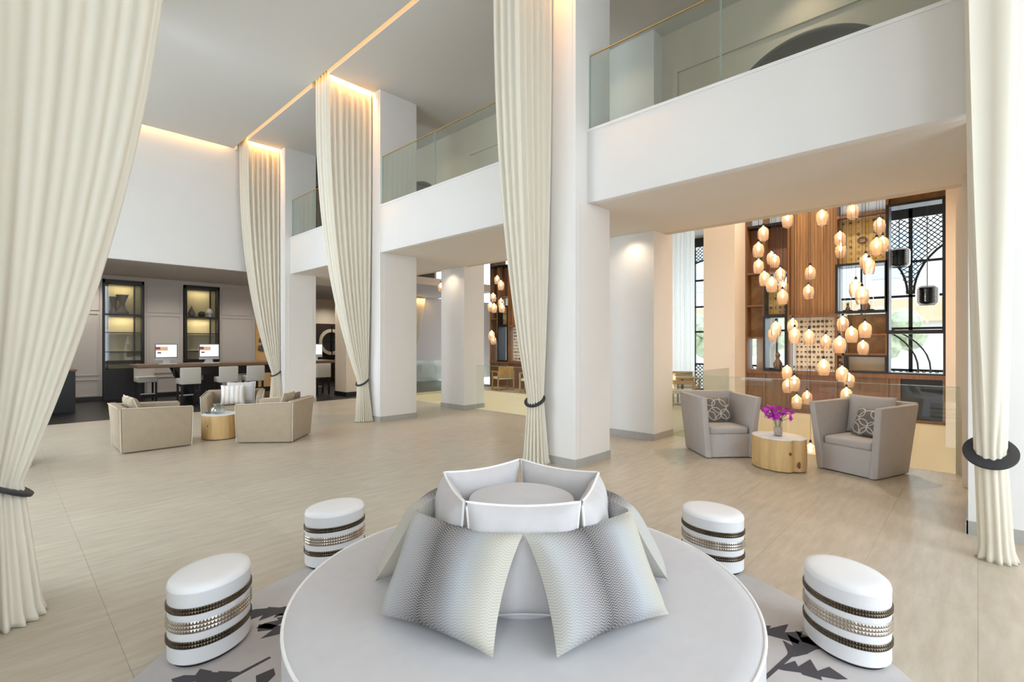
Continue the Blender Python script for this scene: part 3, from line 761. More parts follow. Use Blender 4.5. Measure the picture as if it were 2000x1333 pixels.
# ------------------------------------------------------------------ log tables and what stands on them
def log_table(loc, rz, r, h, lobes, sx, label):
    t = thing('log_table', loc, rz, label, 'side table', 'log side tables')
    n = 96
    def prof(f, z, br=0):
        P = []
        for i in range(n):
            a = 2*PI*i/n
            q = 1+.05*math.sin(2*a+.6)
            for la, dep, wd in lobes: q -= dep*math.exp(-((math.atan2(math.sin(a-la), math.cos(a-la)))/wd)**2)
            q += .006*math.sin(17*a+z*9)+.004*math.sin(31*a)
            P.append((r*q*f*math.cos(a)*sx, r*q*f*math.sin(a), z))
        return P
    lv = [(.98, .012), (1.0, .03), (1.005, h*.3), (1.0, h*.65), (.995, h-.02), (.985, h-.012)]
    V = []; Fc = []
    for f, z in lv: V += prof(f, z)
    for k in range(len(lv)-1):
        for i in range(n): j = (i+1) % n; Fc.append((k*n+i, k*n+j, (k+1)*n+j, (k+1)*n+i))
    Fc.append(tuple(reversed(range(n)))); Fc.append(tuple(range((len(lv)-1)*n, len(lv)*n)))
    part('trunk', (V, Fc), 'log', t, smooth=True)
    top = prof(.99, h-.012); part('top', prism([(p[0], p[1]) for p in top], h-.012, h), 'white', t, bevel=.003)
    part('foot', prism([(p[0]*.9, p[1]*.9) for p in top], 0, .012), 'black', t)
    kn = []
    for (az, zz, rr) in ((PI+.35, .10, .045), (PI-.1, .24, .02)):
        q = r*1.0
        k_ = lathe([(rr, -.006), (rr*.96, .006), (rr*.6, .003), (rr*.45, .008), (0, .004)], 20)
        k_ = xf(k_, Matrix.Translation((q*sx*math.cos(az), q*math.sin(az), zz)) @ Matrix.Rotation(az, 4, 'Z') @ Matrix.Rotation(PI/2, 4, 'Y'))
        part('knot', k_, 'wood', t, smooth=True)
    return t
LT2 = (6.97, 1.87, 0)
log_table(LT2, .75, .30, .41, ((PI-.75+.9, .14, .16), (PI-.75-.2, .05, .1), (0, .12, .2)), 1.1, 'pale log side table with white top between the grey armchairs')
LT1 = (2.62, 9.36, 0)
log_table(LT1, .75, .29, .41, ((1.0, .06, .2), (PI+.6, .05, .12)), 1.0, 'golden log side table between the beige armchairs')
va = thing('orchid_vase', (LT2[0]-.02, LT2[1]+.0, .41), 0, 'clear cylinder vase of purple orchids on the near log table', 'vase')
part('glass', join(lathe([(.052, 0), (.055, .004), (.055, .21)], 32, False), lathe([(.048, .012), (.050, .21)], 32, False), lathe([(.055, 0), (0, 0)], 32, False)), 'clear', va, smooth=True, fix=False)
part('pebbles', lathe([(.046, .014), (.047, .10), (.035, .115), (0, .12)], 24), 'pebble', va, smooth=True)
rr = random.Random(5)
stems = []
def petal_flower(r):
    V = []; Fc = []
    for k in range(5):
        a = 2*PI*k/5; b = len(V); c, s = math.cos(a), math.sin(a)
        for (f, wd, z) in ((0, .12, 0), (.5, .42, .18), (.85, .36, .12), (1.05, .06, -.05)):
            for sd in (-1, 1): V.append((r*(f*c-sd*wd*s), r*(f*s+sd*wd*c), r*z))
        for q in range(3): Fc.append((b+q*2, b+q*2+1, b+q*2+3, b+q*2+2))
    o = len(V)
    for i in range(6): V.append((r*.16*math.cos(i), r*.16*math.sin(i), r*.2))
    V.append((0, 0, r*.45)); Fc += [(o+i, o+(i+1) % 6, o+6) for i in range(6)]
    return V, Fc
fl = None
for k in range(46):
    a = rr.uniform(0, 2*PI); d = .155*math.sqrt(rr.random()); cx, cy = d*math.cos(a)*1.1, d*math.sin(a)*1.1
    z = .20+.16*rr.random()*(.5+d*3.2)+.02
    if k % 4 == 0: stems.append(tube([(cx*.1, cy*.1, .06), (cx*.3, cy*.3, .2), (cx, cy, z)], .003, 5))
    if fl is None: fl = part('blossom', petal_flower(.034), 'orchid', va, fix=False); o = fl
    else: o = fl.copy(); COL.objects.link(o)
    o.location = (cx, cy, z)
    o.rotation_euler = (rr.uniform(-1.2, 1.2), rr.uniform(-1.2, 1.2), rr.uniform(0, 6))
part('stems', join(*stems), 'stem', va)
gb = thing('glass_bowl', (LT1[0]-.04, LT1[1]-.02, .41), 0, 'round clear glass bowl on the far log table', 'bowl')
part('bowl', lathe([(.05, 0), (.10, .02), (.125, .06), (.115, .10), (.07, .135), (.06, .15), (.075, .165), (.07, .163), (.056, .15), (.066, .133), (.108, .098), (.118, .06), (.095, .024), (0, .01)], 40), 'bowl', gb, smooth=True)
part('rim', tube([(.073*math.cos(k*PI/16), .073*math.sin(k*PI/16), .165) for k in range(32)], .004, 6, True), 'bowl', gb, smooth=True)
mk('magazine', box(-.1, .06, -.07, .07, 0, .012), 'ceramic', loc=(LT1[0]-.08, LT1[1]+.17, .411), label='thin grey magazine at the edge of the far log table', cat='magazine')

# ------------------------------------------------------------------ lounge: table, stools, computers, cabinets
TB = thing('long_table', (2.45, 15.5, 0), 0, 'long walnut bar height table with dark slanted legs in the lounge', 'table')
part('tabletop', box(0, 5.32, 0, 1.1, .96, 1.05), 'tablewood', TB, bevel=.006)
for lx, dx in ((.85, .45), (4.5, -.45)):
    for y in (.18, .82):
        part('leg', hexa([(lx+dx, y, 0), (lx+dx+.16, y, 0), (lx+dx+.16, y+.1, 0), (lx+dx, y+.1, 0), (lx, y, .96), (lx+.16, y, .96), (lx+.16, y+.1, .96), (lx, y+.1, .96)]), 'blackwood', TB)
part('stretcher', box(1.3, 4.2, .5, .6, .12, .26), 'blackwood', TB)
part('shade_box', box(.9, 4.6, .45, .65, .70, .96), 'blackwood', TB)  # dark box put in for the shadow under the tabletop
def bar_stool(label):
    t = thing('counter_stool', (0, 0, 0), 0, label, 'stool', 'pale counter stools along the walnut table')
    part('seat', box(-.23, .23, -.23, .25, .53, .68), 'stoolfab', t, bevel=.02)
    part('backrest', box(-.235, .235, -.30, -.21, .53, .97), 'stoolfab', t, bevel=.02)
    for x in (-.19, .19):
        for y in (-.24, .2): part('leg', hexa([(x-.02, y-.02, 0), (x+.02, y-.02, 0), (x+.02, y+.02, 0), (x-.02, y+.02, 0), (x-.024, y-.024, .54), (x+.024, y-.024, .54), (x+.024, y+.024, .54), (x-.024, y+.024, .54)]), 'blackwood', t)
    part('footrest', box(-.19, .19, .19, .21, .2, .23), 'alu', t)
    return t
b0 = bar_stool('x')
BS = [(3.50, 15.24, 0, 'nearest the slanted table leg on the near side'), (4.40, 15.24, 0, 'second along the near side of the walnut table'), (5.1, 15.24, 0, 'third along the near side, above the facing armchair'),
      (7.1, 15.24, 0, 'at the far right end of the table'), (2.85, 16.75, PI, 'on the far side by the left end of the walnut table'), (3.95, 16.75, PI, 'on the far side behind the slanted table leg')]
for i, (x, y, a, w) in enumerate(BS):
    o = b0 if i == 0 else copy_tree(b0)
    o.location = (x, y, 0); o.rotation_euler = (0, 0, a); o['label'] = 'pale upholstered counter stool ' + w
def computer(x, y, label, rz=0):
    t = thing('desktop_computer', (x, y, 1.05), rz, label, 'computer', 'desktop computers on the walnut table')
    part('casing', box(-.255, .255, 0, .03, .10, .54), 'alu', t, bevel=.006)
    b = part('bezel', box(-.253, .253, -.004, 0, .165, .538), 'black', t)
    part('screen', box(-.237, .237, -.006, -.004, .182, .522), 'screen', b)
    part('page_picture', box(-.237, .03, -.0075, -.006, .36, .46), 'screen_img', b)
    part('page_banner', box(-.237, -.14, -.0085, -.0075, .39, .46), 'screen_red', b)
    part('page_text', box(-.2, -.12, -.0075, -.006, .285, .32), 'ceramic', b)
    part('stand', hexa([(-.09, -.02, .006), (.09, -.02, .006), (.09, .16, .006), (-.09, .16, .006), (-.08, .02, .14), (.08, .02, .14), (.08, .05, .14), (-.08, .05, .14)]), 'alu', t)
    part('foot', box(-.1, .1, -.03, .17, 0, .006), 'alu', t)
    part('keyboard', box(-.2, .2, -.24, -.12, 0, .012), 'white', t)
    return t
computer(3.15, 15.9, 'white screened desktop computer on the table between the two display cabinets')
computer(4.17, 15.9, 'white screened desktop computer on the table in front of the right display cabinet')
computer(7.25, 15.9, 'desktop computer at the far right end of the table by the column')
def cabinet(x0, x1, label):
    t = thing('display_cabinet', (x0, 18, 0), 0, label, 'cabinet', 'black framed display cabinets in the taupe wall')
    w = x1-x0
    part('base', box(0, w, -.08, .3, 0, .86), 'blackwood', t)
    part('back', box(.02, w-.02, .40, .42, .86, 3.44), 'glow', t)
    f = []
    for x in (0, .10, w-.22, w-.05): f.append(box(x, x+.05, -.03 if x in (0, w-.05) else .2, .02 if x in (0, w-.05) else .24, .86, 3.44))
    part('frame', join(box(0, .05, -.03, .02, .86, 3.44), box(w-.05, w, -.03, .02, .86, 3.44), box(0, w, -.03, .02, 3.34, 3.44), box(.12, .16, .3, .34, .86, 3.34), box(w-.2, w-.16, .3, .34, .86, 3.34), box(.0, w, .36, .4, 3.34, 3.44)), 'black', t)
    part('side_panel', join(box(0, .015, .02, .40, .86, 3.44), box(w-.015, w, .02, .40, .86, 3.44)), 'blackwood', t)
    for z, th in ((2.46, .05), (1.93, .02), (1.37, .02), (1.1, .06)):
        part('shelf', box(.015, w-.015, -.02, .38, z-th, z), 'black', t)
    p = part('glass_pane', box(.05, w-.05, -.012, -.006, .9, 3.34), 'clear', t)
    area('cabinet_light', (x0+w/2, 18.2, 3.32), (0, 0, 0), w*.6, .05, 3, (1, .86, .6))
    area('cabinet_light', (x0+w/2, 18.2, 2.39), (0, 0, 0), w*.6, .05, 4, (1, .86, .6))  # added light below the shelf to brighten the lower cabinet
    return t
cabinet(2.06, 3.01, 'black framed display cabinet holding hourglass vases, left of the computers')
cabinet(4.02, 5.01, 'black framed display cabinet holding small jars, behind the right computer')
def vase(name, x, y, z, prof, mat, label, cat='vase'):
    t = thing(name, (x, y, z), 0, label, cat)
    part('body', lathe(prof, 28), mat, t, smooth=True)
    part('rim', tube([(prof[-1][0]*math.cos(k*PI/12), prof[-1][0]*math.sin(k*PI/12), prof[-1][1]) for k in range(24)], .006, 6, True), mat, t, smooth=True)
    return t
vase('hourglass_vase', 2.52, 18.17, 2.46, [(.15, 0), (.16, .06), (.07, .18), (.06, .3), (.15, .56)], 'ceramic', 'tall grey hourglass vase on the upper shelf of the left cabinet')
vase('hourglass_vase', 2.34, 18.27, 2.46, [(.10, 0), (.11, .06), (.05, .16), (.05, .28), (.11, .5)], 'ceramic', 'smaller grey hourglass vase behind the tall one in the left cabinet')
vase('pointed_jar', 4.27, 18.17, 2.46, [(.06, 0), (.10, .06), (.09, .14), (.02, .30), (.01, .34)], 'ceramic', 'pointed grey jar on the upper shelf of the right cabinet', 'jar')
vase('round_jar', 4.55, 18.17, 2.46, [(.07, 0), (.11, .07), (.09, .14), (.05, .17)], 'blackwood', 'squat dark jar on the upper shelf of the right cabinet', 'jar')
vase('globe_jar', 4.78, 18.2, 2.46, [(.06, 0), (.05, .06), (.1, .14), (.07, .24), (.03, .27)], 'plainc', 'pale globe jar at the right of the right cabinet shelf', 'jar')
bc = thing('black_counter', (-.4, 15.3, 0), 0, 'black counter with wooden top beside the broad left drape', 'counter')
part('body', box(0, 1.66, .02, .7, 0, .95), 'blackwood', bc); part('top', box(-.02, 1.69, 0, .72, .95, .99), 'tablewood', bc)
part('front_panel', box(1.1, 1.6, .005, .02, .05, .9), 'black', bc)
wf = thing('flower_wall_art', (6.32, 18.2, 0), 0, 'dark metal flowers climbing the amber lit niche wall', 'wall art')
rr = random.Random(3)
for z, x, r in ((2.9, .05, .10), (2.6, .12, .12), (2.3, .05, .08), (2.0, .14, .11), (1.72, .05, .09), (1.5, .2, .14), (1.45, .05, .12), (2.75, .3, .1), (2.15, .32, .12), (1.6, .4, .1)):
    part('metal_flower', xf(petal_flower(r), Matrix.Translation((x, -.03, z)) @ Matrix.Rotation(PI/2, 4, 'X') @ Matrix.Rotation(rr.uniform(0, 2), 4, 'Z')), 'ceramic', wf, fix=False)
part('stalk', tube([(.1, -.015, 1.3), (.15, -.015, 1.9), (.1, -.015, 2.5), (.15, -.015, 3.0)], .012, 6), 'ceramic', wf)
area('niche_strip', (6.5, 18.1, 3.4), (0, 0, 0), .7, .06, 8, WARM)
rm3 = thing('round_mirror', (10.3, 20.97, 1.67), 0, 'round mirror with wide cream frame on the dark lounge wall', 'mirror')
part('frame', xf(lathe([(.44, 0), (.58, 0), (.58, .05), (.44, .05), (.44, 0)], 48, False), Matrix.Rotation(PI/2, 4, 'X')), 'cream', rm3, smooth=True)
part('glass', xf(lathe([(.44, 0), (.44, .015)], 48), Matrix.Rotation(PI/2, 4, 'X')), 'mirror', rm3)
part('glazing_bar', join(box(-.02, .02, -.07, -.05, -.58, .7), box(-.44, .44, -.065, -.05, -.02, .0)), 'black', rm3)
bn = thing('cushioned_bench', (10.1, 19.6, 0), 0, 'wooden bench with patterned cushions under the round mirror', 'bench')
part('base', box(0, 1.6, 0, .7, .05, .45), 'wood', bn); part('cushion', box(0, 1.6, 0, .55, .45, .58), 'sofa', bn, bevel=.03); part('backrest', box(0, 1.6, .5, .7, .45, .95), 'sofa', bn, bevel=.04)

# ------------------------------------------------------------------ wooden display screen in the atrium
def fr(y0, y1, z0, z1, x0, x1, t):
    return join(box(x0, x1, y0, y1, z0, z0+t), box(x0, x1, y0, y1, z1-t, z1), box(x0, x1, y0, y0+t, z0+t, z1-t), box(x0, x1, y1-t, y1, z0+t, z1-t))
def screen_unit(y_off, label, far=False):
    t = thing('display_screen', (12.75, y_off, 0), 0, label, 'display shelf', 'tall wooden display screens in the atrium')
    dpt = .38
    def bx(n, y0, y1, z0, z1, mat, x0=0, x1=dpt, par=t): return part(n, box(x0, x1, y0, y1, z0, z1), mat, par)
    # posts and rails
    for y in (4.15, 3.74, 3.22, 2.27, 1.37, .47): bx('post', y-.025, y+.025, .0, 5.2, 'wood')
    bx('rail', .45, 4.17, .88, .97, 'wood', -.02); bx('rail', .45, 4.17, 0, .06, 'wood', -.02)
    bx('rail', .45, 4.17, 5.12, 5.2, 'wood')
    for z in (3.31, 2.52, 1.74): bx('shelf', 3.765, 4.125, z-.02, z+.02, 'wood')
    bx('shelf', 3.245, 3.715, 3.29, 3.33, 'wood'); bx('shelf', 3.245, 4.125, 4.42, 4.48, 'black')
    bx('veneer_panel', 3.245, 4.125, 3.33, 4.42, 'woodr', .3, .36)
    bx('veneer_panel', 3.765, 4.125, 2.54, 3.29, 'cork', .3, .36); bx('veneer_panel', 3.765, 4.125, 1.76, 2.5, 'cork', .3, .36)
    bx('back_panel', 3.765, 4.0, .97, 1.72, 'cream', .3, .36)
    part('ornament_box', fr(3.24, 3.73, 2.26, 2.98, -.03, dpt, .035), 'black', t)
    ob = bx('ornament_board', 3.28, 3.69, 2.3, 2.95, 'goldb', .2, .24)
    part('window_box', fr(3.24, 3.75, .94, 2.26, -.03, dpt, .045), 'black', t)
    tv = bx('veneer_panel', 2.295, 3.195, 2.27, 5.12, 'woodv', .18, .24)
    bx('shelf', 2.295, 3.195, 2.2, 2.27, 'wood')
    cb = bx('ornament_board', 2.16, 3.12, .99, 2.19, 'cream', .16, .2)
    bx('rail', 2.12, 2.15, .97, 2.2, 'wood')
    gbd = bx('ornament_board', 1.395, 2.245, 3.37, 4.33, 'goldb', .2, .24)
    bx('shelf', 1.395, 2.245, 4.34, 4.40, 'wood'); bx('shelf', 1.395, 2.245, 4.9, 4.94, 'wood')
    part('window_box', fr(1.36, 2.28, 2.26, 3.34, -.03, dpt, .05), 'black', t)
    bx('veneer_panel', 1.395, 2.11, 1.80, 2.24, 'cork', .3, .36); bx('veneer_panel', 1.395, 2.11, 1.38, 1.78, 'cork', .3, .36)
    bx('shelf', 1.395, 2.11, 1.77, 1.81, 'wood'); bx('shelf', 1.395, 2.24, 1.34, 1.39, 'wood')
    part('window_box', fr(1.37, 2.12, .97, 1.35, -.03, dpt, .035), 'black', t); bx('back_panel', 1.4, 2.09, 1.0, 1.32, 'cream', .3, .36)
    part('window_box', fr(.45, 1.39, 1.82, 4.48, -.03, dpt, .055), 'black', t); part('window_box', fr(.45, 1.37, .97, 1.83, -.02, dpt, .03), 'black', t)
    bx('veneer_panel', .5, 1.35, 4.5, 5.1, 'cork', .3, .36)
    for y0, y1, m in ((3.1, 4.12, 'wood'), (2.1, 3.05, 'woodr'), (1.2, 2.05, 'wood'), (.5, 1.15, 'blackwood')): bx('base_panel', y0, y1, .06, .88, m, .04, .1)
    for y in (3.075, 2.075, 1.175): bx('stile', y-.025, y+.025, .06, .88, 'wood', .0, .12)
    for k in range(1, 16): bx('veneer_groove', 2.295+.06*k-.004, 2.295+.06*k+.004, 2.27, 5.12, 'wood', .174, .18, tv) if not far else None
    # carved discs on the cream board, gilt pieces on the gold boards
    disc = None; rd = random.Random(9)
    def disc_at(par, y, z, r, mat, n=12):
        g = xf(lathe([(r, 0), (r, .012), (r*.62, .012), (r*.55, .006), (0, .006)], n), Matrix.Rotation(-PI/2, 4, 'Y'))
        return part('carved_disc', g, mat, par, loc=(.16 if par is cb else .2, y, z))
    base = {}
    for j in range(10):
        for i in range(11):
            r = rd.choice((.016, .024, .03, .034)); key = r
            y = 2.22+.084*i; z = 1.06+.116*j
            if key not in base: base[key] = disc_at(cb, y, z, r, 'coin')
            else: c = base[key].copy(); COL.objects.link(c); c.location = (.16, y, z)
    base = {}
    for bd, y0, y1, z0, z1, ny, nz in ((gbd, 1.47, 2.17, 3.46, 4.25, 6, 7), (ob, 3.33, 3.64, 2.36, 2.9, 4, 6)):
        for j in range(nz):
            for i in range(ny):
                key = (bd.name, rd.choice((.02, .028, .034)), rd.choice(('gold', 'gold', 'coin')))
                y = y0+(y1-y0)*i/(ny-1); z = z0+(z1-z0)*j/(nz-1)
                if key not in base: base[key] = disc_at(bd, y, z, key[1], key[2], 8)
                else: c = base[key].copy(); COL.objects.link(c); c.location = (.2, y, z)
    part('ring_ornament', xf(tube([(.075*math.cos(k*PI/12), .06*math.sin(k*PI/12), 0) for k in range(24)], .018, 8, True), Matrix.Translation((.185, 1.82, 3.85)) @ Matrix.Rotation(PI/2, 4, 'Y') @ Matrix.Rotation(PI/2, 4, 'Z')), 'coin', gbd, smooth=True)
    return t
screen_unit(0, 'tall wooden display screen of cubbies, discs and black window boxes behind the grey armchairs')
screen_unit(9.1, 'far wooden display screen of cubbies seen between column and centre drape', True)
def bell_jar(x, y, z, s, label):
    t = thing('bell_jar', (x, y, z), 0, label, 'bell jar')
    part('base', lathe([(.11*s, 0), (.12*s, .01), (.11*s, .03), (0, .03)], 24), 'blackwood', t, smooth=True)
    part('dome', lathe([(.10*s, .03), (.10*s, .26*s), (.085*s, .33*s), (.05*s, .37*s), (.012*s, .385*s), (.016*s, .41*s), (0, .42*s)], 24, False), 'clear', t, smooth=True)
    part('specimen', lathe([(.05*s, .03), (.06*s, .08*s), (.02*s, .15*s), (.035*s, .2*s), (.0, .26*s)], 12), 'wood', t, smooth=True)
    return t
bell_jar(12.95, 3.49, .985, 1.7, 'glass bell jar in the tall black window box at the left')
bell_jar(12.95, 1.75, 2.31, 1.3, 'glass bell jar on a dark base in the upper black window box')
bell_jar(12.95, 2.08, 2.31, .8, 'small glass bell jar beside the larger one in the upper window box')
vase('glass_jar', 12.95, 1.92, 2.31, [(.05, 0), (.07, .05), (.06, .14), (.03, .17)], 'clear', 'small round glass jar between the bell jars', 'jar')

# ------------------------------------------------------------------ glass pendants
PEND = [(9.87, 2.5, 3.84), (9.61, 1.91, 3.73), (10.19, 1.57, 3.89), (9.71, 2.86, 3.62), (9.53, 2.89, 3.3), (10.2, 3.09, 3.1), (11.24, 3.15, 3.4), (11.0, 3.02, 3.29), (10.93, 2.37, 2.98), (10.47, 2.78, 2.93), (9.95, 2.91, 2.82), (9.61, 2.69, 2.66), (11.25, 2.93, 2.77), (10.02, 2.62, 2.46), (10.65, 2.34, 2.58), (10.86, 1.87, 3.56), (11.11, 1.9, 3.38), (11.16, 1.31, 3.77), (9.57, 1.16, 3.13), (10.61, 1.2, 3.33), (10.74, 1.46, 3.07), (10.41, 1.37, 2.94), (9.76, 1.46, 2.51), (9.58, 1.35, 2.37), (10.23, 2.79, 1.88), (10.6, 2.94, 1.78), (10.26, 2.51, 1.93), (9.72, 2.35, 1.74), (10.01, 2.19, 1.71), (11.03, 2.13, 1.63), (9.49, 1.64, 1.58), (10.65, 1.79, 1.96), (9.96, 1.55, 1.75), (10.09, 1.38, 1.83), (11.39, 1.59, 1.52), (9.79, 1.92, 1.19), (10.67, 2.71, 1.03), (10.89, 2.76, 0.75), (10.04, 2.43, 0.87), (10.06, 1.7, 1.07), (11.31, 1.8, 0.89), (10.87, 2.59, 0.45), (11.32, 2.51, 0.5), (10.38, 1.69, 0.68), (9.1, 1.97, -0.16),
        (11.0, 11.12, 3.63), (9.77, 9.73, 3.24), (10.34, 10.63, 2.99), (10.68, 10.63, 2.85), (10.17, 10.56, 2.7), (9.94, 10.18, 2.63), (10.17, 10.09, 2.64), (9.65, 9.98, 1.83), (10.76, 11.05, 1.7), (10.3, 12.3, 3.91), (9.64, 12.27, 3.37), (9.96, 12.4, 3.08)]
prof = []
for k in range(29):
    f = k/28.0
    z = -.15+.30*f
    r = .062+.048*math.sin(PI*min(1, f*.82+.12))**.8 if f < .9 else .062+.048*math.sin(PI*(.9*.82+.12))**.8*(1-(f-.9)/.1*.75)
    if f > .75: r *= 1-.75*((f-.75)/.25)**2
    prof.append((r*.84, z*.9))
prof = [(r+(.0022 if i % 2 else 0), z) for i, (r, z) in enumerate(prof)]
shade = cap = bulb = cord = None
CELLS = [('the left cubbies', 3.74, 9, 0, 9), ('the small ornament boxes', 3.22, 3.74, 0, 9), ('the tall veneer panel', 2.2, 3.22, 2.27, 9), ('the carved disc board', 2.2, 3.22, .93, 2.27), ('the gilt ornament board', 1.38, 2.2, 3.35, 9),
         ('the square black window box', 1.38, 2.2, 2.26, 3.35), ('the brown shelves', 1.38, 2.2, .93, 2.26), ('the right window frame', -9, 1.38, .93, 9), ('the lower base panels', -9, 9, -9, .93)]
def seen(p):
    f = 12.75/p[0]; return p[1]*f, 1.6+(p[2]-1.6)*f
ORD = ['first', 'second', 'third', 'fourth', 'fifth', 'sixth', 'seventh', 'eighth', 'ninth', 'tenth', 'eleventh', 'twelfth', 'thirteenth', 'fourteenth']
PL = {}
for nm_, ya, yb, za, zb in CELLS:
    m_ = [i for i in range(45) if i not in PL and ya <= seen(PEND[i])[0] < yb and za <= seen(PEND[i])[1] < zb]
    for q, i in enumerate(sorted(m_, key=lambda i: -seen(PEND[i])[1])): PL[i] = 'ribbed amber glass pendant lamp seen before %s, %s from top' % (nm_, ORD[q])
for q, i in enumerate(sorted(range(45, 54), key=lambda i: -seen(PEND[i])[1])): PL[i] = 'amber glass pendant lamp right of the far back row column, %s from top' % ORD[q]
for q, i in enumerate(sorted(range(54, 57), key=lambda i: -seen(PEND[i])[1])): PL[i] = 'amber glass pendant lamp left of the far back row column, %s from top' % ORD[q]
for i, (x, y, z) in enumerate(PEND):
    near = i < 45
    t = thing('glass_pendant', (x, y, z), 0, PL[i], 'pendant lamp',
              'glass pendants in the near atrium' if near else 'glass pendants in the far atrium')
    if shade is None:
        shade = part('shade', lathe(prof, 28, False), 'amber', t, smooth=True, fix=False)
        cap = part('cap', lathe([(.016, .145), (.022, .15), (.016, .19), (.004, .20)], 12), 'black', t, smooth=True)
        bulb = part('bulb', lathe([(.004, -.01), (.022, .015), (.026, .04), (.018, .07), (.010, .10), (.010, .15)], 12), 'bulb', t, smooth=True)
        cord = part('cord', lathe([(.0025, .19), (.0025, 1.0)], 6), 'black', t)
    else:
        for q in (shade, cap, bulb): c = q.copy(); COL.objects.link(c); c.parent = t
        cord = part('cord', lathe([(.0025, .19), (.0025, 6.2-z)], 6), 'black', t)
    if i == 0:
        D.objects.remove(cord); cord = part('cord', lathe([(.0025, .19), (.0025, 6.2-z)], 6), 'black', t)

# ------------------------------------------------------------------ behind the screen: smoked drums, arc lamps, lattice facade, chairs
for x, y, z, w in ((13.6, 1.25, 3.47, 'upper'), (13.6, .78, 2.62, 'lower')):
    t = thing('smoked_drum_lamp', (x, y, z), 0, 'ribbed smoked glass drum lamp, %s of the pair behind the black window frame' % w, 'pendant lamp', 'smoked drum lamps')
    pr_ = [(.05, .21), (.15, .20), (.19, .16)]+[(.19+(.008 if k % 2 else 0), .14-.28*k/14) for k in range(15)]+[(.18, -.17), (.14, -.2)]
    part('shade', lathe(pr_, 28, False), 'smoke', t, smooth=True, fix=False)
    part('cord', lathe([(.008, .2), (.008, 5.2-z)], 8), 'black', t); part('canopy', lathe([(.07, 5.12-z), (.07, 5.2-z)], 20), 'black', t)
def arc_lamp(x, y, r, label):
    t = thing('arc_floor_lamp', (x, y, 0), 0, label, 'floor lamp', 'arc floor lamps')
    part('base', lathe([(.18, 0), (.18, .03), (.02, .04)], 24), 'black', t)
    path = [(0, 0, .03), (0, 0, 1.0)]+[(0, r-r*math.cos(a*PI/20), 1.0+1.05*math.sin(a*PI/20)) for a in range(1, 14)]
    part('stem', tube(path, .018, 8), 'black', t, smooth=True)
    e = path[-1]; part('lamp_shade', move(lathe([(.04, .05), (.16, -.05), (.17, -.12)], 20, False), e[0], e[1], e[2]), 'black', t, smooth=True)
arc_lamp(14.4, .98, 1.2, 'black arc floor lamp behind the right window boxes, thicker stem')
arc_lamp(15.0, .80, 1.3, 'black arc floor lamp behind the right window boxes, nearer the facade')
def facade(y0, y1, nm, label):
    w = D.objects.new(nm, None); COL.objects.link(w); w['kind'] = 'structure'; w['label'] = label; w.location = (16.5, y0, 0)
    wd = y1-y0
    part('frame', join(*[box(0, .08, y-.02, y+.02, 0, 5.2) for y in (.02, wd*.33, wd*.67, wd-.02)], *[box(0, .08, 0, wd, z-.03, z+.03) for z in (.05, .9, 2.0, 2.85, 3.75)], box(0, .08, 0, wd, 4.9, 5.2)), 'black', w)
    bars = []
    def lat(ya, yb, za, zb, keep):
        s = .13
        n = int((yb-ya+zb-za)/s)+1
        for sg in (1, -1):
            for k in range(-n, n+1):
                c = k*s; prev = None
                steps = 60
                for q in range(steps+1):
                    y = ya+(yb-ya)*q/steps; z = (za+zb)/2+sg*(y-(ya+yb)/2)+c
                    ok = za <= z <= zb and keep(y, z)
                    if ok and prev is None: prev = (y, z)
                    if (not ok or q == steps) and prev is not None:
                        if abs(y-prev[0]) > .03: bars.append(bar((.04, prev[0], prev[1]), (.04, y, z if ok else lz), .022, .02))
                        prev = None
                    lz = z
    mid = wd/2
    lat(0, wd, 2.85, 4.9, lambda y, z: (z > 2.9+1.55*math.sqrt(max(0, 1-((y-mid)/(wd*.48))**2))))
    lat(0, wd, .05, .9, lambda y, z: True)
    part('lattice', join(*bars), 'black', w)
    pth = [(.04, mid+wd*.48*math.cos(PI*k/24), 2.9+1.55*math.sin(PI*k/24)) for k in range(25)]
    part('arch', join(*[bar(pth[k], pth[k+1], .05, .05) for k in range(24)]), 'black', w)
    part('glass_pane', box(.03, .036, 0, wd, .05, 4.9), 'clear', w)
facade(-1.9, 1.28, 'window_7', 'black lattice arched window behind the display screen, right bay')
facade(1.28, 4.5, 'window_8', 'black lattice arched window behind the display screen, middle bay')
facade(4.7, 8.2, 'window_9', 'black lattice arched window left of the warm column')
facade(8.4, 13.0, 'window_10', 'black lattice arched window behind the far display screen')
struct('wall_facade', join(box(16.45, 16.65, -4, -1.9, -.35, 5.3), box(16.45, 16.65, 4.5, 4.7, -.35, 5.3), box(16.45, 16.65, 8.2, 8.4, -.35, 5.3), box(16.45, 16.65, 13.0, 17, -.35, 5.3), box(12.75, 17, -4.1, -4, -.35, 5.3)), 'plaster', 'white facade wall between the lattice windows')
sheer = thing('daylit_wall_panel', (14.0, 5.98, 0), 0, 'white translucent panel added to glow as a daylit wall beside the lattice window left of the warm column', 'curtain')  # translucent panel added to glow like a white wall in daylight
for k in range(3):
    part('panel_strip', join(*[box(.02*(q % 2), .02*(q % 2)+.006, .3*k+.06*q, .3*k+.06*q+.064, .01, 5.15) for q in range(5)]), 'sheer', sheer)
part('panel_top', box(-.02, .06, 0, .92, 5.15, 5.19), 'white', sheer)
area('facade_daylight', (16.35, 2.8, 2.6), (0, PI/2, 0), 4.4, 6.4, 130, DAY)
area('facade_daylight', (16.35, 9.8, 2.6), (0, PI/2, 0), 4.4, 6.2, 90, DAY)

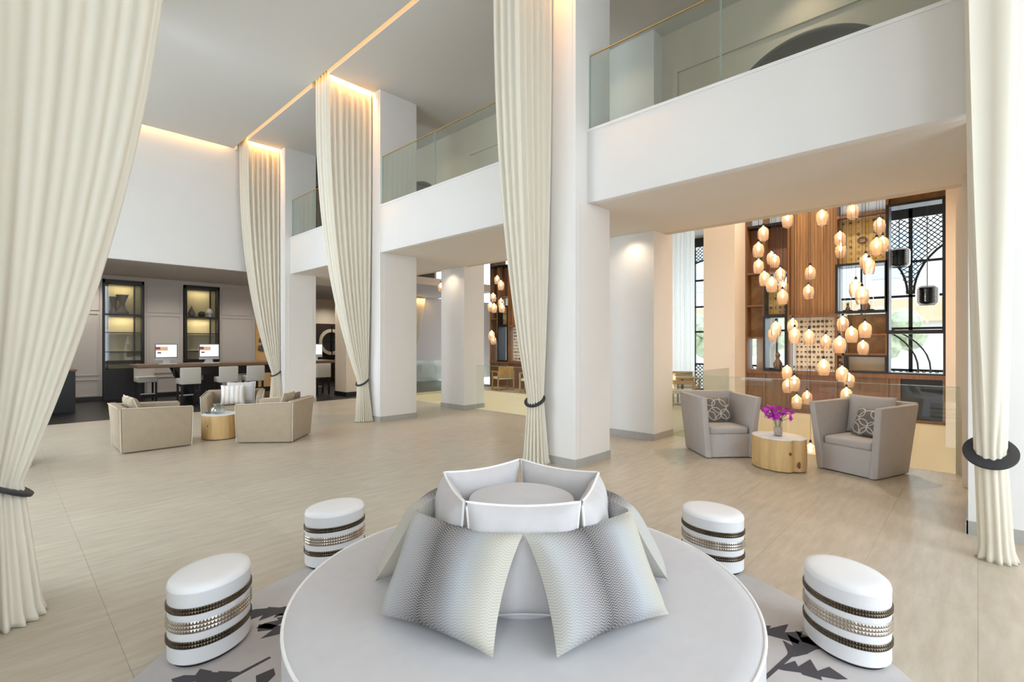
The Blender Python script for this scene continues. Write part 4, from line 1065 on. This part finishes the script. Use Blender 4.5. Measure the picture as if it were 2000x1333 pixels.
def wood_chair(x, y, a, label):
    t = thing('wooden_armchair', (x, y, 0), a, label, 'chair', 'wooden armchairs beyond the glass railing')
    part('seat', box(-.27, .27, -.27, .27, .38, .46), 'stoolfab', t, bevel=.02)
    part('backrest', box(-.29, -.23, -.28, .28, .42, .82), 'oak', t, bevel=.02)
    for s in (-1, 1):
        part('armrest', box(-.28, .28, s*.30-.03, s*.30+.03, .62, .66), 'oak', t, bevel=.01)
        for x_ in (-.25, .25): part('leg', box(x_-.025, x_+.025, s*.29-.02, s*.29+.02, 0, .62), 'oak', t)
    return t
wood_chair(11.6, 5.25, -1.2, 'golden wooden armchair on the walkway left of the warm column')
wood_chair(13.1, 5.85, -2.4, 'golden wooden armchair farther back on the walkway')
wood_chair(12.05, 11.9, 1.2, 'golden wooden armchair beyond the far railing, left of two')
wood_chair(12.1, 10.7, 2.0, 'golden wooden armchair beyond the far railing, right of two')
ct = thing('cafe_table', (12.35, 5.6, 0), 0, 'small round cafe table between the wooden walkway armchairs', 'table')
part('top', lathe([(.36, .70), (.36, .73), (0, .73)], 28), 'oak', ct); part('stem', lathe([(.04, .02), (.03, .70)], 12), 'black', ct); part('foot', lathe([(.22, 0), (.22, .02), (.04, .03)], 20), 'black', ct)

# outside
struct('ground', box(16.7, 70, -30, 45, -.6, -.4), 'pave', 'pale paving outside the windows')
bd = thing('pale_building', (34, -6, -.4), 0, 'pale building with blue windows and sandstone band outside', 'building')
part('wall', box(0, 8, 0, 30, 0, 16), 'bldg', bd); part('band', box(-.4, 0, 0, 30, 3.2, 4.4), 'bldgband', bd)
for k in range(8):
    for z in (5.6, 9.4): part('window', box(-.1, 0, 1+3.6*k, 3.2+3.6*k, z, z+2.4), 'bluegl', bd)
for k, (x, y) in enumerate(((26, -1), (27, 3), (25.5, 7.5), (28, 12))):
    t = thing('garden_tree', (x, y, -.4), 0, ['pale green tree outside the right window bay', 'pale green tree outside behind the bell jars', 'pale green tree outside the middle bay', 'pale green tree outside the far bay'][k], 'tree', 'trees outside the lattice windows')
    part('trunk', lathe([(.12, 0), (.08, 1.8)], 8), 'wood', t)
    rt_ = random.Random(k); g = []
    for q in range(9):
        c = Vector((rt_.uniform(-.8, .8), rt_.uniform(-.8, .8), 2.2+rt_.uniform(-.4, .9))); r = rt_.uniform(.5, .8)
        g.append(move(lathe([(0.01, -r), (r*.7, -r*.7), (r, 0), (r*.7, r*.7), (.01, r)], 10), *c))
    part('foliage', join(*g), 'leaf', t)

# ------------------------------------------------------------------ warm downlights under the soffit and in the atrium, plus added fill spots
def spot(loc, w, ang=70, blend=.6, col=(1, .80, .6)):
    l = D.lights.new('down_spot', 'SPOT'); l.energy = w; l.spot_size = math.radians(ang); l.spot_blend = blend; l.color = col; l.shadow_soft_size = .05
    o = D.objects.new('down_spot', l); COL.objects.link(o); o.location = loc
for loc in ((7.2, 4.2, 3.42), (7.2, 2.0, 3.42), (7.5, 9.4, 3.42), (7.2, 7.0, 3.42), (7.2, 11.3, 3.42)): spot(loc, 16, 140, 1.0)
for loc in ((10.3, 2.0, 6.1), (11.8, 3.0, 6.1), (10.3, 9.5, 6.1), (11.8, 11, 6.1)): spot(loc, 330, 120, .8, (1, .85, .7))  # added spots to brighten the display screens, no real atrium lamps
for loc in ((11.5, 4.6, 6.1), (8.9, 1.0, 6.1)): spot(loc, 120, 100)
for loc in ((6.7, 4.3, 6.7), (6.9, 9.4, 6.7), (7.3, 1.7, 6.7), (7.3, 6.6, 6.7)): spot(loc, 22, 130, 1.0)
for loc in ((1.6, 17.3, 3.5), (3.5, 16.6, 3.5), (5.5, 16.6, 3.5), (10, 20, 3.5), (8.6, 16, 3.5), (1.0, 15.5, 3.5), (7, 15, 3.4)): spot(loc, 95, 150, 1.0, (1, .93, .85))  # added fill spots to lift the lounge, which has no lamps here
